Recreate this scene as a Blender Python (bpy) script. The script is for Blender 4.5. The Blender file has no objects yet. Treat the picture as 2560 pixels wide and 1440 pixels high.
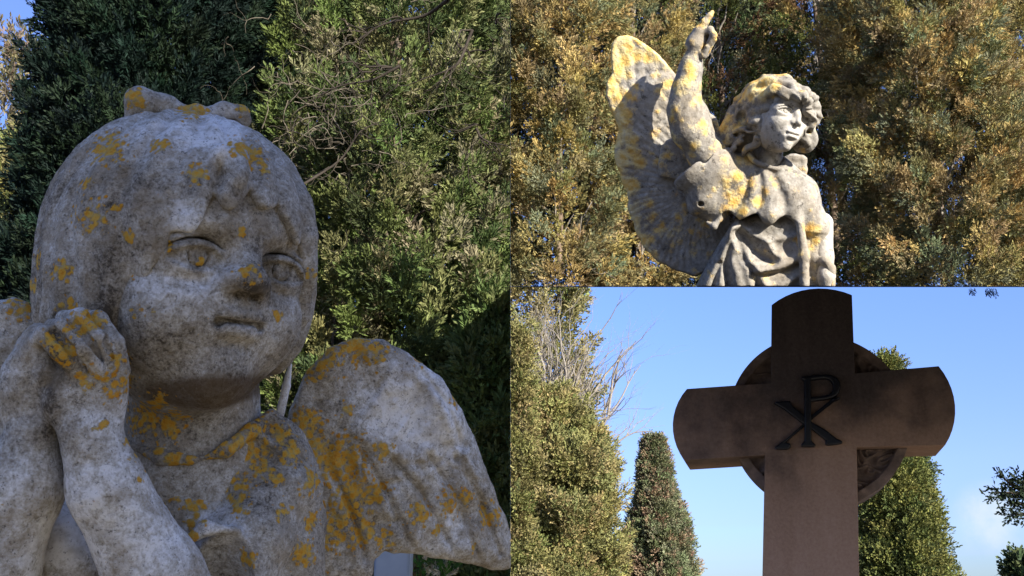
import bpy, math
import numpy as np
from mathutils import Vector, Matrix

C = bpy.context.scene.collection
def want(k): return True
R_ = math.radians
HS = 1.0

# ------------------------------------------------------------------ camera geometry
FOC = 2600.0                       # focal length in photo pixels (photo 2560 px wide)
PITCH = R_(18)
CAM = np.array([0.0, 0.0, 1.6])
cP, sP = math.cos(PITCH), math.sin(PITCH)
RIGHT = np.array([1.0, 0, 0]); FWD = np.array([0, cP, sP]); UP = np.array([0, -sP, cP])
def ray(px, py): return RIGHT*((px-1280)/FOC) + UP*((720-py)/FOC) + FWD
def at(px, py, d): return CAM + ray(px, py)*d
SUN_EL, SUN_AZ = R_(19), R_(40)        # sun height; azimuth to the right of straight behind the camera
def nrm(v): return v/np.linalg.norm(v)
SIDE_N = nrm(np.cross(ray(1276, 1440), ray(1276, 0)))      # the upright face between left and right displays
if SIDE_N[0] < 0: SIDE_N = -SIDE_N
SHELF_N = nrm(np.cross(ray(1276, 716), ray(2560, 716)))    # plane of the put-in ledge between upper and lower displays
if SHELF_N[2] < 0: SHELF_N = -SHELF_N

class Frame:
    """local units: one unit = 100 photo px at this distance; z points to the camera"""
    def __init__(s, px, py, dist):
        s.u = dist*100/FOC
        r = ray(px, py); s.o = CAM + r*dist
        z = -nrm(r); x = nrm(np.cross(UP, z)); y = np.cross(z, x)
        s.R = np.stack([x, y, z], 1)
        s.cam = ((CAM-s.o) @ s.R)/s.u
    def W(s, px, py, z=0.0):
        d = ray(px, py) @ s.R
        return s.cam + d*((z-s.cam[2])/d[2])
    def world(s, P): return s.o + (np.asarray(P)*s.u) @ s.R.T
    def plane(s, n, P): return (P-s.cam) @ (s.R.T @ n)

# ------------------------------------------------------------------ noise
def _h(x, y, z):
    n = (x*73856093) ^ (y*19349663) ^ (z*83492791)
    n = (n ^ (n >> 13))*1274126177
    return ((n ^ (n >> 16)) & 0xffff)/65535.0
def vnoise(P):
    P = np.asarray(P, dtype=np.float64)
    i = np.floor(P).astype(np.int64); f = P-i; f = f*f*(3-2*f)
    r = 0
    for dx in (0, 1):
        for dy in (0, 1):
            for dz in (0, 1):
                w = (f[:, 0] if dx else 1-f[:, 0])*(f[:, 1] if dy else 1-f[:, 1])*(f[:, 2] if dz else 1-f[:, 2])
                r = r + w*_h(i[:, 0]+dx, i[:, 1]+dy, i[:, 2]+dz)
    return r
def fbm(P, o=4):
    a, s, t = .5, 0, 0
    for k in range(o):
        s = s+a*vnoise(P*2**k+17.3*k); t += a; a *= .5
    return s/t

# ------------------------------------------------------------------ distance-field modelling
A = lambda *v: np.array(v, dtype=np.float64)
def ln(v): return np.sqrt((v*v).sum(1))
def sph(P, c, r): return ln(P-c)-r
def ell(P, c, r, R=None):
    q = P-np.asarray(c)
    if R is not None: q = q @ R
    r = np.asarray(r, dtype=np.float64)
    k0 = ln(q/r); k1 = ln(q/(r*r))
    return k0*(k0-1)/np.maximum(k1, 1e-6)
def cap(P, a, b, ra, rb=None):
    if rb is None: rb = ra
    a = np.asarray(a); ba = np.asarray(b)-a; pa = P-a
    h = np.clip(pa @ ba/max(ba @ ba, 1e-9), 0, 1)
    return ln(pa-h[:, None]*ba)-(ra+(rb-ra)*h)
def smin(a, b, k):
    h = np.maximum(k-np.abs(a-b), 0)/k
    return np.minimum(a, b)-h*h*k*.25
def smax(a, b, k): return -smin(-a, -b, k)
def chain(P, pts, rs, k=.1):
    d = None
    for i in range(len(pts)-1):
        e = cap(P, pts[i], pts[i+1], rs[i], rs[i+1])
        d = e if d is None else smin(d, e, k)
    return d
def curve_pts(pts, n):
    """Catmull-Rom through points"""
    p = [np.asarray(q, dtype=float) for q in pts]; p = [2*p[0]-p[1]]+p+[2*p[-1]-p[-2]]
    out = []
    for i in range(1, len(p)-2):
        for t in np.linspace(0, 1, n, endpoint=False):
            a, b, c, d = p[i-1], p[i], p[i+1], p[i+2]
            out.append(.5*((2*b)+(c-a)*t+(2*a-5*b+4*c-d)*t*t+(3*b-a-3*c+d)*t**3))
    out.append(p[-2]); return out
def rot(yaw, pitch, roll):
    """columns = local axes; yaw turns the front towards +x, pitch lifts it, roll tilts clockwise"""
    y, p, r = R_(yaw), R_(pitch), R_(-roll)
    Y = np.array([[math.cos(y), 0, math.sin(y)], [0, 1, 0], [-math.sin(y), 0, math.cos(y)]])
    X = np.array([[1, 0, 0], [0, math.cos(-p), -math.sin(-p)], [0, math.sin(-p), math.cos(-p)]])
    Z = np.array([[math.cos(r), -math.sin(r), 0], [math.sin(r), math.cos(r), 0], [0, 0, 1]])
    return Z @ Y @ X
def poly2(P, V):
    """signed distance to polygon V in the xy plane"""
    x = P[:, :2]; V = np.asarray(V)[:, :2]; n = len(V)
    d = ((x-V[0])**2).sum(1); s = np.ones(len(x))
    j = n-1
    for i in range(n):
        e = V[j]-V[i]; w = x-V[i]
        b = w-e*np.clip(w @ e/max(e @ e, 1e-12), 0, 1)[:, None]
        d = np.minimum(d, (b*b).sum(1))
        c1 = x[:, 1] >= V[i, 1]; c2 = x[:, 1] < V[j, 1]; c3 = e[0]*w[:, 1] > e[1]*w[:, 0]
        flip = (c1 & c2 & c3) | (~c1 & ~c2 & ~c3)
        s = np.where(flip, -s, s); j = i
    return s*np.sqrt(d)

def net(f, lo, hi, h, B=8, slack=1.6):
    """surface of f = 0 as vertices and quads (sparse surface nets)"""
    lo = np.asarray(lo, dtype=float); hi = np.asarray(hi, dtype=float)
    nb = np.ceil((hi-lo)/(h*B)).astype(int)+1
    D = np.empty(tuple(nb*B), dtype=np.float32)
    bi = np.stack(np.meshgrid(*[np.arange(k) for k in nb], indexing='ij'), -1).reshape(-1, 3)
    cen = lo+(bi+.5)*B*h
    dc = f(cen)
    act = np.abs(dc) < B*h*.87*slack+.05
    Db = D.reshape(nb[0], B, nb[1], B, nb[2], B)
    Db[:] = np.sign(dc).reshape(nb)[:, None, :, None, :, None]*9
    off = np.stack(np.meshgrid(*[np.arange(B)]*3, indexing='ij'), -1).reshape(-1, 3)
    ab = bi[act]; step = max(1, 400000//B**3)
    for s in range(0, len(ab), step):
        b = ab[s:s+step]
        P = (lo+(b[:, None, :]*B+off[None])*h).reshape(-1, 3)
        v = f(P).reshape(-1, B, B, B)
        Db[b[:, 0], :, b[:, 1], :, b[:, 2], :] = v
    S = D < 0
    sh = lambda M, dx, dy, dz: M[dx:M.shape[0]-1+dx, dy:M.shape[1]-1+dy, dz:M.shape[2]-1+dz]
    any_ = np.zeros(tuple(np.array(D.shape)-1), bool); all_ = ~any_
    cs = [(x, y, z) for x in (0, 1) for y in (0, 1) for z in (0, 1)]
    for c in cs:
        m = sh(S, *c); any_ |= m; all_ &= m
    idx = np.argwhere(any_ & ~all_)
    vid = np.full(any_.shape, -1, np.int32); vid[idx[:, 0], idx[:, 1], idx[:, 2]] = np.arange(len(idx))
    vals = {c: D[idx[:, 0]+c[0], idx[:, 1]+c[1], idx[:, 2]+c[2]].astype(float) for c in cs}
    acc = np.zeros((len(idx), 3)); cnt = np.zeros(len(idx))
    for c in cs:
        for ax in range(3):
            if c[ax]: continue
            e = list(c); e[ax] = 1; e = tuple(e)
            a, b = vals[c], vals[e]; m = (a < 0) != (b < 0)
            t = np.where(m, a/np.where(m, a-b, 1), 0)
            p = np.array(c, float)[None]+np.zeros((len(idx), 3)); p[:, ax] = t
            acc += p*m[:, None]; cnt += m
    V = lo+(idx+acc/np.maximum(cnt, 1)[:, None])*h
    quads = []
    for ax in range(3):
        u, w = (ax+1) % 3, (ax+2) % 3
        sl0 = [slice(None)]*3; sl1 = [slice(None)]*3
        sl0[ax] = slice(0, -1); sl1[ax] = slice(1, None)
        ch = np.argwhere(S[tuple(sl0)] != S[tuple(sl1)])
        ok = (ch[:, u] > 0) & (ch[:, w] > 0) & (ch[:, u] < S.shape[u]-1) & (ch[:, w] < S.shape[w]-1)
        ch = ch[ok]; neg = S[ch[:, 0], ch[:, 1], ch[:, 2]]
        def g(du, dw):
            q = ch.copy(); q[:, u] -= du; q[:, w] -= dw
            return vid[q[:, 0], q[:, 1], q[:, 2]]
        Q = np.stack([g(1, 1), g(0, 1), g(0, 0), g(1, 0)], 1)
        Q[~neg] = Q[~neg][:, ::-1]
        quads.append(Q[(Q >= 0).all(1)])
    Q = np.concatenate(quads)
    for _ in range(1):      # one light relaxing pass
        s = np.zeros_like(V); n = np.zeros(len(V))
        for a, b in ((0, 1), (1, 2), (2, 3), (3, 0)):
            np.add.at(s, Q[:, a], V[Q[:, b]]); np.add.at(n, Q[:, a], 1)
            np.add.at(s, Q[:, b], V[Q[:, a]]); np.add.at(n, Q[:, b], 1)
        V = V*.5+.5*s/np.maximum(n, 1)[:, None]
    return V, Q
def normals(V, Q):
    n = np.cross(V[Q[:, 2]]-V[Q[:, 0]], V[Q[:, 3]]-V[Q[:, 1]])
    N = np.zeros_like(V)
    for k in range(4): np.add.at(N, Q[:, k], n)
    return N/np.maximum(ln(N), 1e-9)[:, None]

# ------------------------------------------------------------------ objects
def mesh_obj(name, V, faces, mat, parent=None, origin=(0, 0, 0), smooth=True, attrs=None, cols=None):
    """V in world metres; origin = the object's location (its parent's base, if it has one)"""
    V = np.asarray(V, dtype=np.float64)-np.asarray(origin)
    me = bpy.data.meshes.new(name)
    faces = np.asarray(faces, dtype=np.int32) if not isinstance(faces, list) else faces
    if isinstance(faces, list):
        me.from_pydata(V.tolist(), [], faces)
    else:
        k = faces.shape[1]; n = len(faces)
        me.vertices.add(len(V)); me.vertices.foreach_set('co', V.astype(np.float32).ravel())
        me.loops.add(n*k); me.loops.foreach_set('vertex_index', faces.ravel())
        me.polygons.add(n); me.polygons.foreach_set('loop_start', np.arange(0, n*k, k, dtype=np.int32))
        me.update(calc_edges=True)
    if smooth: me.polygons.foreach_set('use_smooth', np.ones(len(me.polygons), bool))
    for k, v in (attrs or {}).items():
        a = me.attributes.new(k, 'FLOAT', 'POINT'); a.data.foreach_set('value', np.asarray(v, np.float32))
    if cols is not None:
        a = me.color_attributes.new('tint', 'FLOAT_COLOR', 'POINT')
        c = np.ones((len(V), 4), np.float32); c[:, :3] = cols; a.data.foreach_set('color', c.ravel())
    if mat: me.materials.append(mat)
    o = bpy.data.objects.new(name, me); C.objects.link(o)
    if parent is not None: o.parent = parent
    else: o.location = origin
    return o
def thing(name, label, cat, loc, group=None):
    o = bpy.data.objects.new(name, None); C.objects.link(o); o.location = tuple(loc); o.empty_display_size = .1
    tag(o, label, cat, group); return o
def tag(o, label=None, cat=None, group=None, kind=None):
    if label: o['label'] = label
    if cat: o['category'] = cat
    if group: o['group'] = group
    if kind: o['kind'] = kind
    return o

# ------------------------------------------------------------------ material helpers
class NT:
    def __init__(s, name, rough=.9, spec=.2):
        s.m = bpy.data.materials.new(name); s.m.use_nodes = True
        s.t = s.m.node_tree; s.n = s.t.nodes; s.b = s.n['Principled BSDF']
        s.b.inputs['Roughness'].default_value = rough; s.b.inputs['Specular IOR Level'].default_value = spec
        s.tc = s.n.new('ShaderNodeTexCoord')
    def lk(s, a, b): s.t.links.new(a, b)
    def val(s, i, v):
        if hasattr(v, 'is_output'): s.lk(v, i)
        else: i.default_value = v
    def noise(s, scale, detail=4, rough=.55, vec=None, dist=0):
        n = s.n.new('ShaderNodeTexNoise'); n.inputs['Scale'].default_value = scale; n.inputs['Detail'].default_value = detail
        n.inputs['Roughness'].default_value = rough; n.inputs['Distortion'].default_value = dist
        s.lk(vec or s.tc.outputs['Object'], n.inputs['Vector']); return n.outputs['Fac']
    def voro(s, scale, feat='F1', out='Distance', vec=None):
        n = s.n.new('ShaderNodeTexVoronoi'); n.feature = feat; n.inputs['Scale'].default_value = scale
        s.lk(vec or s.tc.outputs['Object'], n.inputs['Vector']); return n.outputs[out]
    def math(s, op, a, b=0.0, c=None, clamp=False):
        n = s.n.new('ShaderNodeMath'); n.operation = op; n.use_clamp = clamp
        s.val(n.inputs[0], a); s.val(n.inputs[1], b)
        if c is not None: s.val(n.inputs[2], c)
        return n.outputs[0]
    def ramp(s, f, stops):
        n = s.n.new('ShaderNodeValToRGB'); e = n.color_ramp.elements
        while len(e) < len(stops): e.new(.5)
        for k, (p, c) in zip(e, stops): k.position = p; k.color = (*c, 1) if len(c) == 3 else c
        s.lk(f, n.inputs[0]); return n.outputs['Color']
    def step(s, f, a, b):
        n = s.n.new('ShaderNodeMapRange'); n.interpolation_type = 'SMOOTHSTEP'
        s.val(n.inputs['Value'], f); n.inputs['From Min'].default_value = a; n.inputs['From Max'].default_value = b
        return n.outputs['Result']
    def mix(s, f, a, b, mode='MIX'):
        n = s.n.new('ShaderNodeMix'); n.data_type = 'RGBA'; n.blend_type = mode
        s.val(n.inputs['Factor'], f)
        for i, v in ((n.inputs['A'], a), (n.inputs['B'], b)):
            if hasattr(v, 'is_output'): s.lk(v, i)
            else: i.default_value = (*v, 1)
        return n.outputs['Result']
    def attr(s, name, out='Fac'):
        n = s.n.new('ShaderNodeAttribute'); n.attribute_name = name; return n.outputs[out]
    def bump(s, h, strength, dist):
        n = s.n.new('ShaderNodeBump'); n.inputs['Strength'].default_value = strength; n.inputs['Distance'].default_value = dist
        s.lk(h, n.inputs['Height']); s.lk(n.outputs['Normal'], s.b.inputs['Normal'])
    def col(s, c): s.val(s.b.inputs['Base Color'], c if hasattr(c, 'is_output') else (*c, 1)); return s.m

def stone(name, u, stops, lich, grain=1.0, bump=.5, soft=.72):
    """weathered carved stone; u = metres per 100 photo px, so grain follows the statue's size"""
    k = NT(name, .95, .1); s = grain/u
    big = k.noise(.5*s, 4, .6); mid = k.noise(3.6*s, 6, .68, dist=.3); fine = k.noise(13*s, 4, .72)
    v = k.math('MULTIPLY_ADD', mid, .45, k.math('MULTIPLY', fine, .45))
    v = k.math('MULTIPLY_ADD', big, .35, v)
    mod = k.math('MULTIPLY_ADD', mid, 2.2, -.2, clamp=True)
    v = k.math('SUBTRACT', k.math('ADD', v, k.math('MULTIPLY', k.attr('white'), mod)), k.attr('dark'))
    base = k.ramp(v, stops)
    warmth = k.step(k.noise(1.1*s, 4, .65), .45, .65); base = k.mix(k.math('MULTIPLY', warmth, .48), base, (.25, .20, .135))
    pit = k.step(k.noise(7.5*s, 5, .8), .565, .64)
    base = k.mix(k.math('MULTIPLY', pit, .7), base, (.05, .044, .038))
    base = k.mix(k.math('MULTIPLY', k.step(k.attr('brown'), .2, .8), .8), base, (.075, .045, .02))
    la = k.attr('lichen'); n1 = k.noise(3.6*s, 5, .72); n2 = k.noise(13*s, 4, .75); vo = k.voro(5.2*s)
    ln_ = k.math('ADD', la, k.math('ADD', k.math('MULTIPLY', k.math('SUBTRACT', n1, .5), 1.6), k.math('MULTIPLY', k.math('SUBTRACT', n2, .5), 1.1)))
    ln_ = k.math('ADD', ln_, k.math('MULTIPLY', k.math('SUBTRACT', .42, vo), .9))
    lm = k.step(ln_, .45, soft)
    lc = k.ramp(k.math('ADD', k.math('MULTIPLY_ADD', n2, .45, k.math('MULTIPLY', vo, .25)), k.math('MULTIPLY', k.noise(1.9*s, 4, .7), .45)), lich)
    base = k.mix(k.math('MULTIPLY', lm, .95), base, lc)
    hgt = k.math('ADD', k.math('MULTIPLY', fine, .6), k.math('ADD', k.math('MULTIPLY', mid, 1.0), k.math('MULTIPLY', k.math('MULTIPLY', lm, n2), 1.3)))
    k.bump(hgt, bump, .06*u)
    return k.col(base)
# ------------------------------------------------------------------ faces (child or grown-up), head-local: x right, y up, z front
def face(q, grown=False):
    w = .88 if grown else .93
    m = q.copy(); m[:, 0] = np.abs(m[:, 0])
    d = smin(ell(q, (0, .35, -.15), (2.75*w, 2.95, 3.0)),
             ell(q, (0, -1.0, .7), (1.95, 2.35, 2.05)) if grown else ell(q, (0, -1.25, .66), (2.2, 2.4, 2.12)), .9)
    if grown: d = smin(d, sph(m, (1.12, -.75, 1.75), .75), .6)
    else:     d = smin(d, sph(m, (1.2, -1.2, 1.66), 1.02), .6)
    d = smin(d, sph(q, (0, -2.72, 2.1), .52) if grown else sph(q, (0, -2.58, 2.1), .72), .6)
    d = smin(d, ell(q, (0, 1.2, 1.5), (1.9, 1.1, 1.25)), .6)
    my = 0 if grown else .46                                              # a child's mouth and nose sit higher
    d = smin(d, ell(q, (0, -1.72+my, 2.3), (.95, .75, .6)), .45)         # muzzle
    d = smin(d, cap(m, (.5, .92, 2.55), (1.7, .82, 2.08), .2), .5)      # brow
    # eyes
    e = A(1.1, 0, 1.66)
    d = smax(d, -ell(m, (1.14, .03, 3.0), (.86, .56, .66)), .35)
    ball = sph(m, e, 1.0)
    dx = (m[:, 0]-1.1)/.74
    yu = .28*(1-dx*dx)-.03*dx; yl = -.22*(1-dx*dx)-.03-.03*dx
    side = np.abs(m[:, 0]-1.12)-.84
    up = smax(sph(m, e, 1.13), yu-m[:, 1], .05); lo = smax(sph(m, e, 1.09), m[:, 1]-yl, .06)
    up = smax(smax(up, m[:, 1]-.56, .2), side, .2); lo = smax(smax(lo, -m[:, 1]-.52, .2), side, .2)
    iris = np.abs(ln((m-A(1.1, .06, 0))[:, :2])-.24)-.012
    ball = smax(ball, -smax(iris, 2.3-m[:, 2], .02), .10)
    ball = smax(ball, -sph(m, (1.1, .08, 2.74), .11), .16)
    d = smin(d, ball, .08); d = smin(d, up, .1); d = smin(d, lo, .12)
    crease = np.abs(m[:, 1]-(yu+.20))-.02
    d = smax(d, -smax(smax(crease, side+.1, .1), 2.2-m[:, 2], .05), .1)
    # nose
    ny = 0 if grown else .36
    if grown: n = chain(q, [A(0, .45, 2.62), A(0, -.15, 2.9), A(0, -.72, 3.18)], [.19, .22, .27], .2)
    else:     n = chain(q, [A(0, .5, 2.5), A(0, .08, 2.74), A(0, -.3, 3.04)], [.24, .27, .40], .2)
    n = smin(n, sph(m, (.35, -.75+ny, 2.88), .28) if not grown else sph(m, (.31, -.75, 2.93), .2), .18)
    d = smin(d, n, .32)
    d = smax(d, -ell(m, (.18, -.98+ny*.8, 3.06), (.13, .1, .2)), .1)
    # mouth
    lw = .20 if grown else .15
    lipu = ell(m, (lw, -1.58+my, 2.78), (.42 if grown else .36, .19, .29)); lipl = ell(q, (0, -1.97+my, 2.74), (.5 if grown else .44, .25, .32))
    d = smin(d, lipu, .16); d = smin(d, lipl, .16)
    mw = ell(m, (.26, -1.765+my-.03*m[:, 0], 3.0) if 0 else (.22, -1.765+my, 3.0), (.40 if grown else .34, .04, .2)); d = smax(d, -mw, .08)
    d = smax(d, -sph(m, (.68 if grown else .53, -1.81+my, 2.8), .1), .16)
    d = smax(d, -ell(q, (0, -1.3+my*.9, 3.12), (.09, .16, .16)), .15)    # philtrum
    d = smax(d, -ell(q, (0, -2.3+my, 2.98), (.5, .12, .22)), .25)        # under the lip
    return d

def spots(P, N, F, lst, zmin=-9):
    """raised value round the listed lichen patches (photo px, radius)"""
    v = np.zeros(len(P))
    wob = (fbm(P*1.7, 3)-.5)*.5
    for (px, py, r, z) in lst:
        c = F.W(px, py, z); k = r/100.
        d = np.sqrt(((P-c)[:, :2]**2).sum(1))/k
        v = np.maximum(v, np.clip(1.05-.55*d+wob, 0, .85)*(np.abs(P[:, 2]-z) < 1.9))
    return v

# ------------------------------------------------------------------ praying child angel, left display
def build_cherub():
    F = Frame(480, 760, 1.75); W = F.W; u = F.u; h = .036*HS
    cut = lambda P, d: np.maximum(d, F.plane(SIDE_N, P)+.004)
    rr = lambda px, z: px/100.*(F.cam[2]-z)/F.cam[2]
    HO = W(466, 668, 0); HR = rot(28, 3, 9)
    base = F.world(A(0, -8.0, -.5))
    root = thing('cherub_statue', 'grey stone child angel with a hair bow and clasped hands, spotted with orange lichen', 'statue', base)

    def arms(P):
        d = chain(P, [W(500, 1640, 2.2), W(385, 1440, 2.9), W(268, 1220, 3.1), W(226, 1085, 3.15)], [rr(122, 2.2), rr(112, 2.9), rr(88, 3.1), rr(72, 3.1)], .3)
        d = smin(d, chain(P, [W(-110, 1640, 2.4), W(-45, 1440, 2.6), W(48, 1220, 2.6), W(80, 1085, 2.6)], [rr(125, 2.4), rr(120, 2.6), rr(98, 2.6), rr(62, 2.6)], .3), .12)
        # front hand: palm, four curled fingers, thumb
        hd = ell(P, W(222, 995, 3.12), (.80, .90, .50))
        hd = smin(hd, ell(P, W(236, 925, 3.08), (.62, .58, .40)), .4)
        hd = smin(hd, sph(P, W(152, 1010, 3.02), .34), .35)
        fg = [([(208, 940, 3.42), (150, 878, 3.72), (110, 836, 3.5), (92, 852, 3.0)], 22),
              ([(252, 930, 3.50), (208, 868, 3.80), (160, 820, 3.56), (128, 818, 3.05)], 23),
              ([(276, 915, 3.42), (244, 846, 3.66), (200, 794, 3.40), (160, 796, 2.95)], 23),
              ([(300, 925, 3.20), (286, 858, 3.32), (246, 800, 3.08), (195, 790, 2.8)], 23)]
        fs = None
        for pts, r in fg:
            e = chain(P, [W(*p) for p in pts], [rr(r*1.1, 3.4), rr(r*1.05, 3.4), rr(r, 3.4), rr(r*.85, 3)], .08)
            fs = e if fs is None else smin(fs, e, .02)
        hd = smin(hd, fs, .07)
        for (pa, _), (pb, _) in zip(fg[:-1], fg[1:]):                  # clefts between neighbouring fingers
            g_ = [W((a_[0]+b_[0])/2, (a_[1]+b_[1])/2, max(a_[2], b_[2])+.07) for a_, b_ in zip(pa, pb)]
            hd = smax(hd, -chain(P, g_[:3], [.03, .10, .11], .05), .05)
        hd = smin(hd, chain(P, [W(140, 1000, 2.9), W(118, 935, 3.0), W(106, 880, 2.95)], [.27, .25, .2], .1), .12)
        # other hand behind
        h2 = ell(P, W(72, 985, 2.5), (.66, .95, .5))
        for pts, r in [([(95, 960, 2.75), (108, 890, 2.85), (112, 838, 2.75)], 26), ([(66, 950, 2.75), (82, 880, 2.85), (96, 830, 2.7)], 27),
                       ([(42, 960, 2.6), (56, 900, 2.7), (80, 840, 2.6)], 26), ([(24, 985, 2.4), (36, 925, 2.5), (62, 862, 2.5)], 24)]:
            h2 = smin(h2, chain(P, [W(*p) for p in pts], [rr(r*1.1, 2.8), rr(r, 2.8), rr(r*.85, 2.8)], .1), .1)
        return smin(smin(d, hd, .28), h2, .16)
    def body(P):
        q = (P-HO) @ HR
        d = face(q)
        d = smin(d, chain(P, [W(484, 905, -.7), W(480, 1130, -.8)], [1.62, 1.75], .5), .35)
        d = smin(d, ell(P, W(490, 1330, -.9), (2.7, 2.5, 1.75)), .6)
        d = smin(d, cap(P, W(420, 1215, -.5), W(600, 1210, -.4), 1.0), .7)
        return cut(P, smin(d, arms(P), .03))
    def hair(P):
        q = (P-HO) @ HR
        d = ell(q, (-.05, .72, -.34), (3.2, 3.2, 3.5))
        d = smin(d, ell(q, (-2.35, -.9, -.1), (.95, 2.1, 1.7)), .6)
        d = smin(d, ell(q, (2.58, -.55, .2), (.72, 1.95, 1.2)), .5)
        d = smin(d, ell(q, (0, -.8, -1.6), (2.7, 2.3, 1.6)), .6)
        th = np.arctan2(q[:, 0], q[:, 2]+.6); cr = np.sqrt(q[:, 0]**2+(q[:, 2]+.2)**2)
        wv = np.abs(np.sin(th*10+.8*np.sin(q[:, 1]*1.2)+1.6*np.sin(th*2.3)))          # locks combed down from the crown
        g = (np.sqrt(((q[:, 0]+.03)/2.02)**2+((q[:, 1]+1.25)/2.78)**2)-1)*2.0
        g = g+.11*(wv-.55)*np.clip(q[:, 1]-.1, 0, 1)
        d = smax(d, -smax(g, .35-q[:, 2], .5), .16)
        # the parted curl of the fringe
        d = smin(d, chain(q, [A(-.75, 2.4, 2.6), A(-.62, 1.95, 2.85), A(-.88, 1.55, 2.92)], [.3, .24, .12], .1), .15)
        # side locks framing the face
        d = smin(d, chain(P, [W(738, 505, 1.0), W(752, 590, 1.05), W(750, 690, 1.0), W(735, 785, .85), W(706, 865, .6)], [.3, .3, .3, .27, .16], .2), .2)
        d = smin(d, chain(P, [W(300, 560, 2.0), W(270, 640, 1.85), W(256, 730, 1.7), W(275, 805, 1.6)], [.2, .3, .28, .14], .2), .25)
        d = smax(d, -ell(P, W(282, 705, 1.95), (.13, .42, .3)), .12)                  # hollow between ear lock and cheek
        d = d-(.13*(wv-.5)+.03*np.sin(th*33+2*np.sin(q[:, 1]*1.6)))*np.clip(cr/1.6-.25, 0, 1)
        return d
    def bow(P):
        d = chain(P, [W(470, 283, .2), W(415, 265, .3), W(352, 252, .3)], [.17, .26, .34], .15)
        d = smax(d, -cap(P, W(352, 275, .75), W(400, 290, .75), .14), .15)
        d = smin(d, chain(P, [W(340, 245, .3), W(332, 290, .2)], [.22, .2]), .2)
        d = smin(d, chain(P, [W(510, 285, .2), W(560, 275, .3), W(602, 283, .3)], [.15, .2, .22], .12), .1)
        d = smin(d, cap(P, W(604, 285, .3), W(612, 300, .25), .16), .1)
        d = smin(d, chain(P, [W(462, 285, .35), W(490, 281, .42), W(518, 287, .35)], [.17, .2, .17], .1), .12)
        return d
    def robe(P):
        d = ell(P, W(500, 1465, -.7), (2.95, 3.4, 2.05))
        d = smin(d, cap(P, W(400, 1235, -.45), W(610, 1215, -.35), 1.12), .7)
        d = smin(d, ell(P, W(665, 1130, -.75), (.85, .95, .8)), .4)
        d = smin(d, cap(P, W(560, 1165, -.1), W(640, 1110, -.3), .62), .4)
        d = smin(d, chain(P, [W(585, 1085, -.6), W(702, 1172, -.45), W(715, 1330, -.1), W(690, 1560, .3)], [.68, .82, .95, 1.1], .4), .5)
        d = smin(d, chain(P, [W(150, 1160, -.4), W(60, 1300, .3), W(20, 1500, .8)], [.8, .95, 1.0], .4), .5)
        d = smin(d, ell(P, W(150, 1440, .9), (1.15, 1.9, 1.0)), .5)
        # collar and its turned edge
        d = smin(d, chain(P, [W(330, 1115, .35), W(400, 1142, .72), W(480, 1146, .92), W(560, 1122, .82), W(625, 1078, .45), W(676, 1036, -.1)], [.12, .17, .18, .18, .2, .18], .1), .14)
        d = smax(d, -chain(P, [W(500, 1000, -.1), W(500, 1050, .1)], [1.45, 1.1], .3), .12)
        # cape folds over the shoulder
        for pts, r in (([(680, 1050, -.1), (742, 1120, .1), (790, 1212, .05), (772, 1300, .1)], .17), ([(640, 1080, .25), (705, 1135, .38), (748, 1225, .45), (735, 1310, .6)], .13),
                       ([(600, 1140, .25), (650, 1190, .5), (640, 1250, .8)], .14), ([(690, 1050, -.4), (745, 1090, -.5), (785, 1170, -.5)], .14)):
            d = smin(d, chain(P, [W(p[0], p[1], p[2]+.08) for p in pts], [r]*len(pts), .1), .14)
        # short sleeve, open towards the forearm
        s = chain(P, [W(690, 1230, .2), W(610, 1370, 1.0), W(545, 1480, 1.5)], [.95, 1.05, 1.15], .3)
        s = smin(s, chain(P, [W(470, 1352, 2.1), W(520, 1318, 2.1), W(585, 1330, 2.0), (W(632, 1392, 1.9)), W(655, 1500, 1.8)], [.12, .15, .16, .15, .14], .1), .22)
        s = smax(s, -chain(P, [W(545, 1420, 2.35), W(560, 1560, 2.3)], [.78, .95], .2), .1)
        d = smin(d, s, .25)
        th = P[:, 0]*2.4+P[:, 1]*1.1
        d = d+.05*np.sin(th*1.7+2*np.sin(P[:, 1]*1.1))
        return cut(P, d)
    def wing(poly, zc, curl, root_px):
        V = np.array([W(x, y, zc) for x, y in poly]); rc = W(*root_px, zc)
        PLT = np.array([W(x, y, zc) for x, y in [(985, 868), (1080, 900), (1160, 995), (1205, 1100), (1240, 1215), (1180, 1190), (1110, 1150), (1020, 1155), (925, 1112), (862, 1078), (922, 1010), (962, 950)]])
        QL = [[W(x, y, zc) for x, y in l] for l in ([(985, 1150), (1060, 1240), (1150, 1400)], [(1075, 1140), (1150, 1250), (1215, 1420)], [(1150, 1150), (1215, 1260), (1270, 1400)], [(900, 1120), (960, 1220), (1040, 1390)], [(1060, 930), (1120, 1010), (1165, 1120)], [(830, 1180), (880, 1290), (915, 1400)])]
        def f(P):
            d2 = poly2(P, V)+.13*(fbm(P*A(2.0, 2.0, .3)+5, 3)-.5)
            q = P-rc; ang = np.arctan2(q[:, 1], q[:, 0]); rad = np.sqrt((q[:, :2]**2).sum(1))
            z0 = zc+curl*(q[:, 0])-.02*q[:, 0]**2
            th = .30+.05*np.clip(1-rad/5, 0, 1)
            fe = np.abs(np.sin(ang*7.5+.35*np.sin(rad*2)))          # quills fanning from the shoulder
            rows = np.sin(rad*2.3+2.5*fe)
            rel = .08*rows*np.clip(rad/2-.4, 0, 1)+.16*np.clip(fe-.15, 0, 1)*np.clip(rad/2.5-.6, 0, 1)
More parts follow.
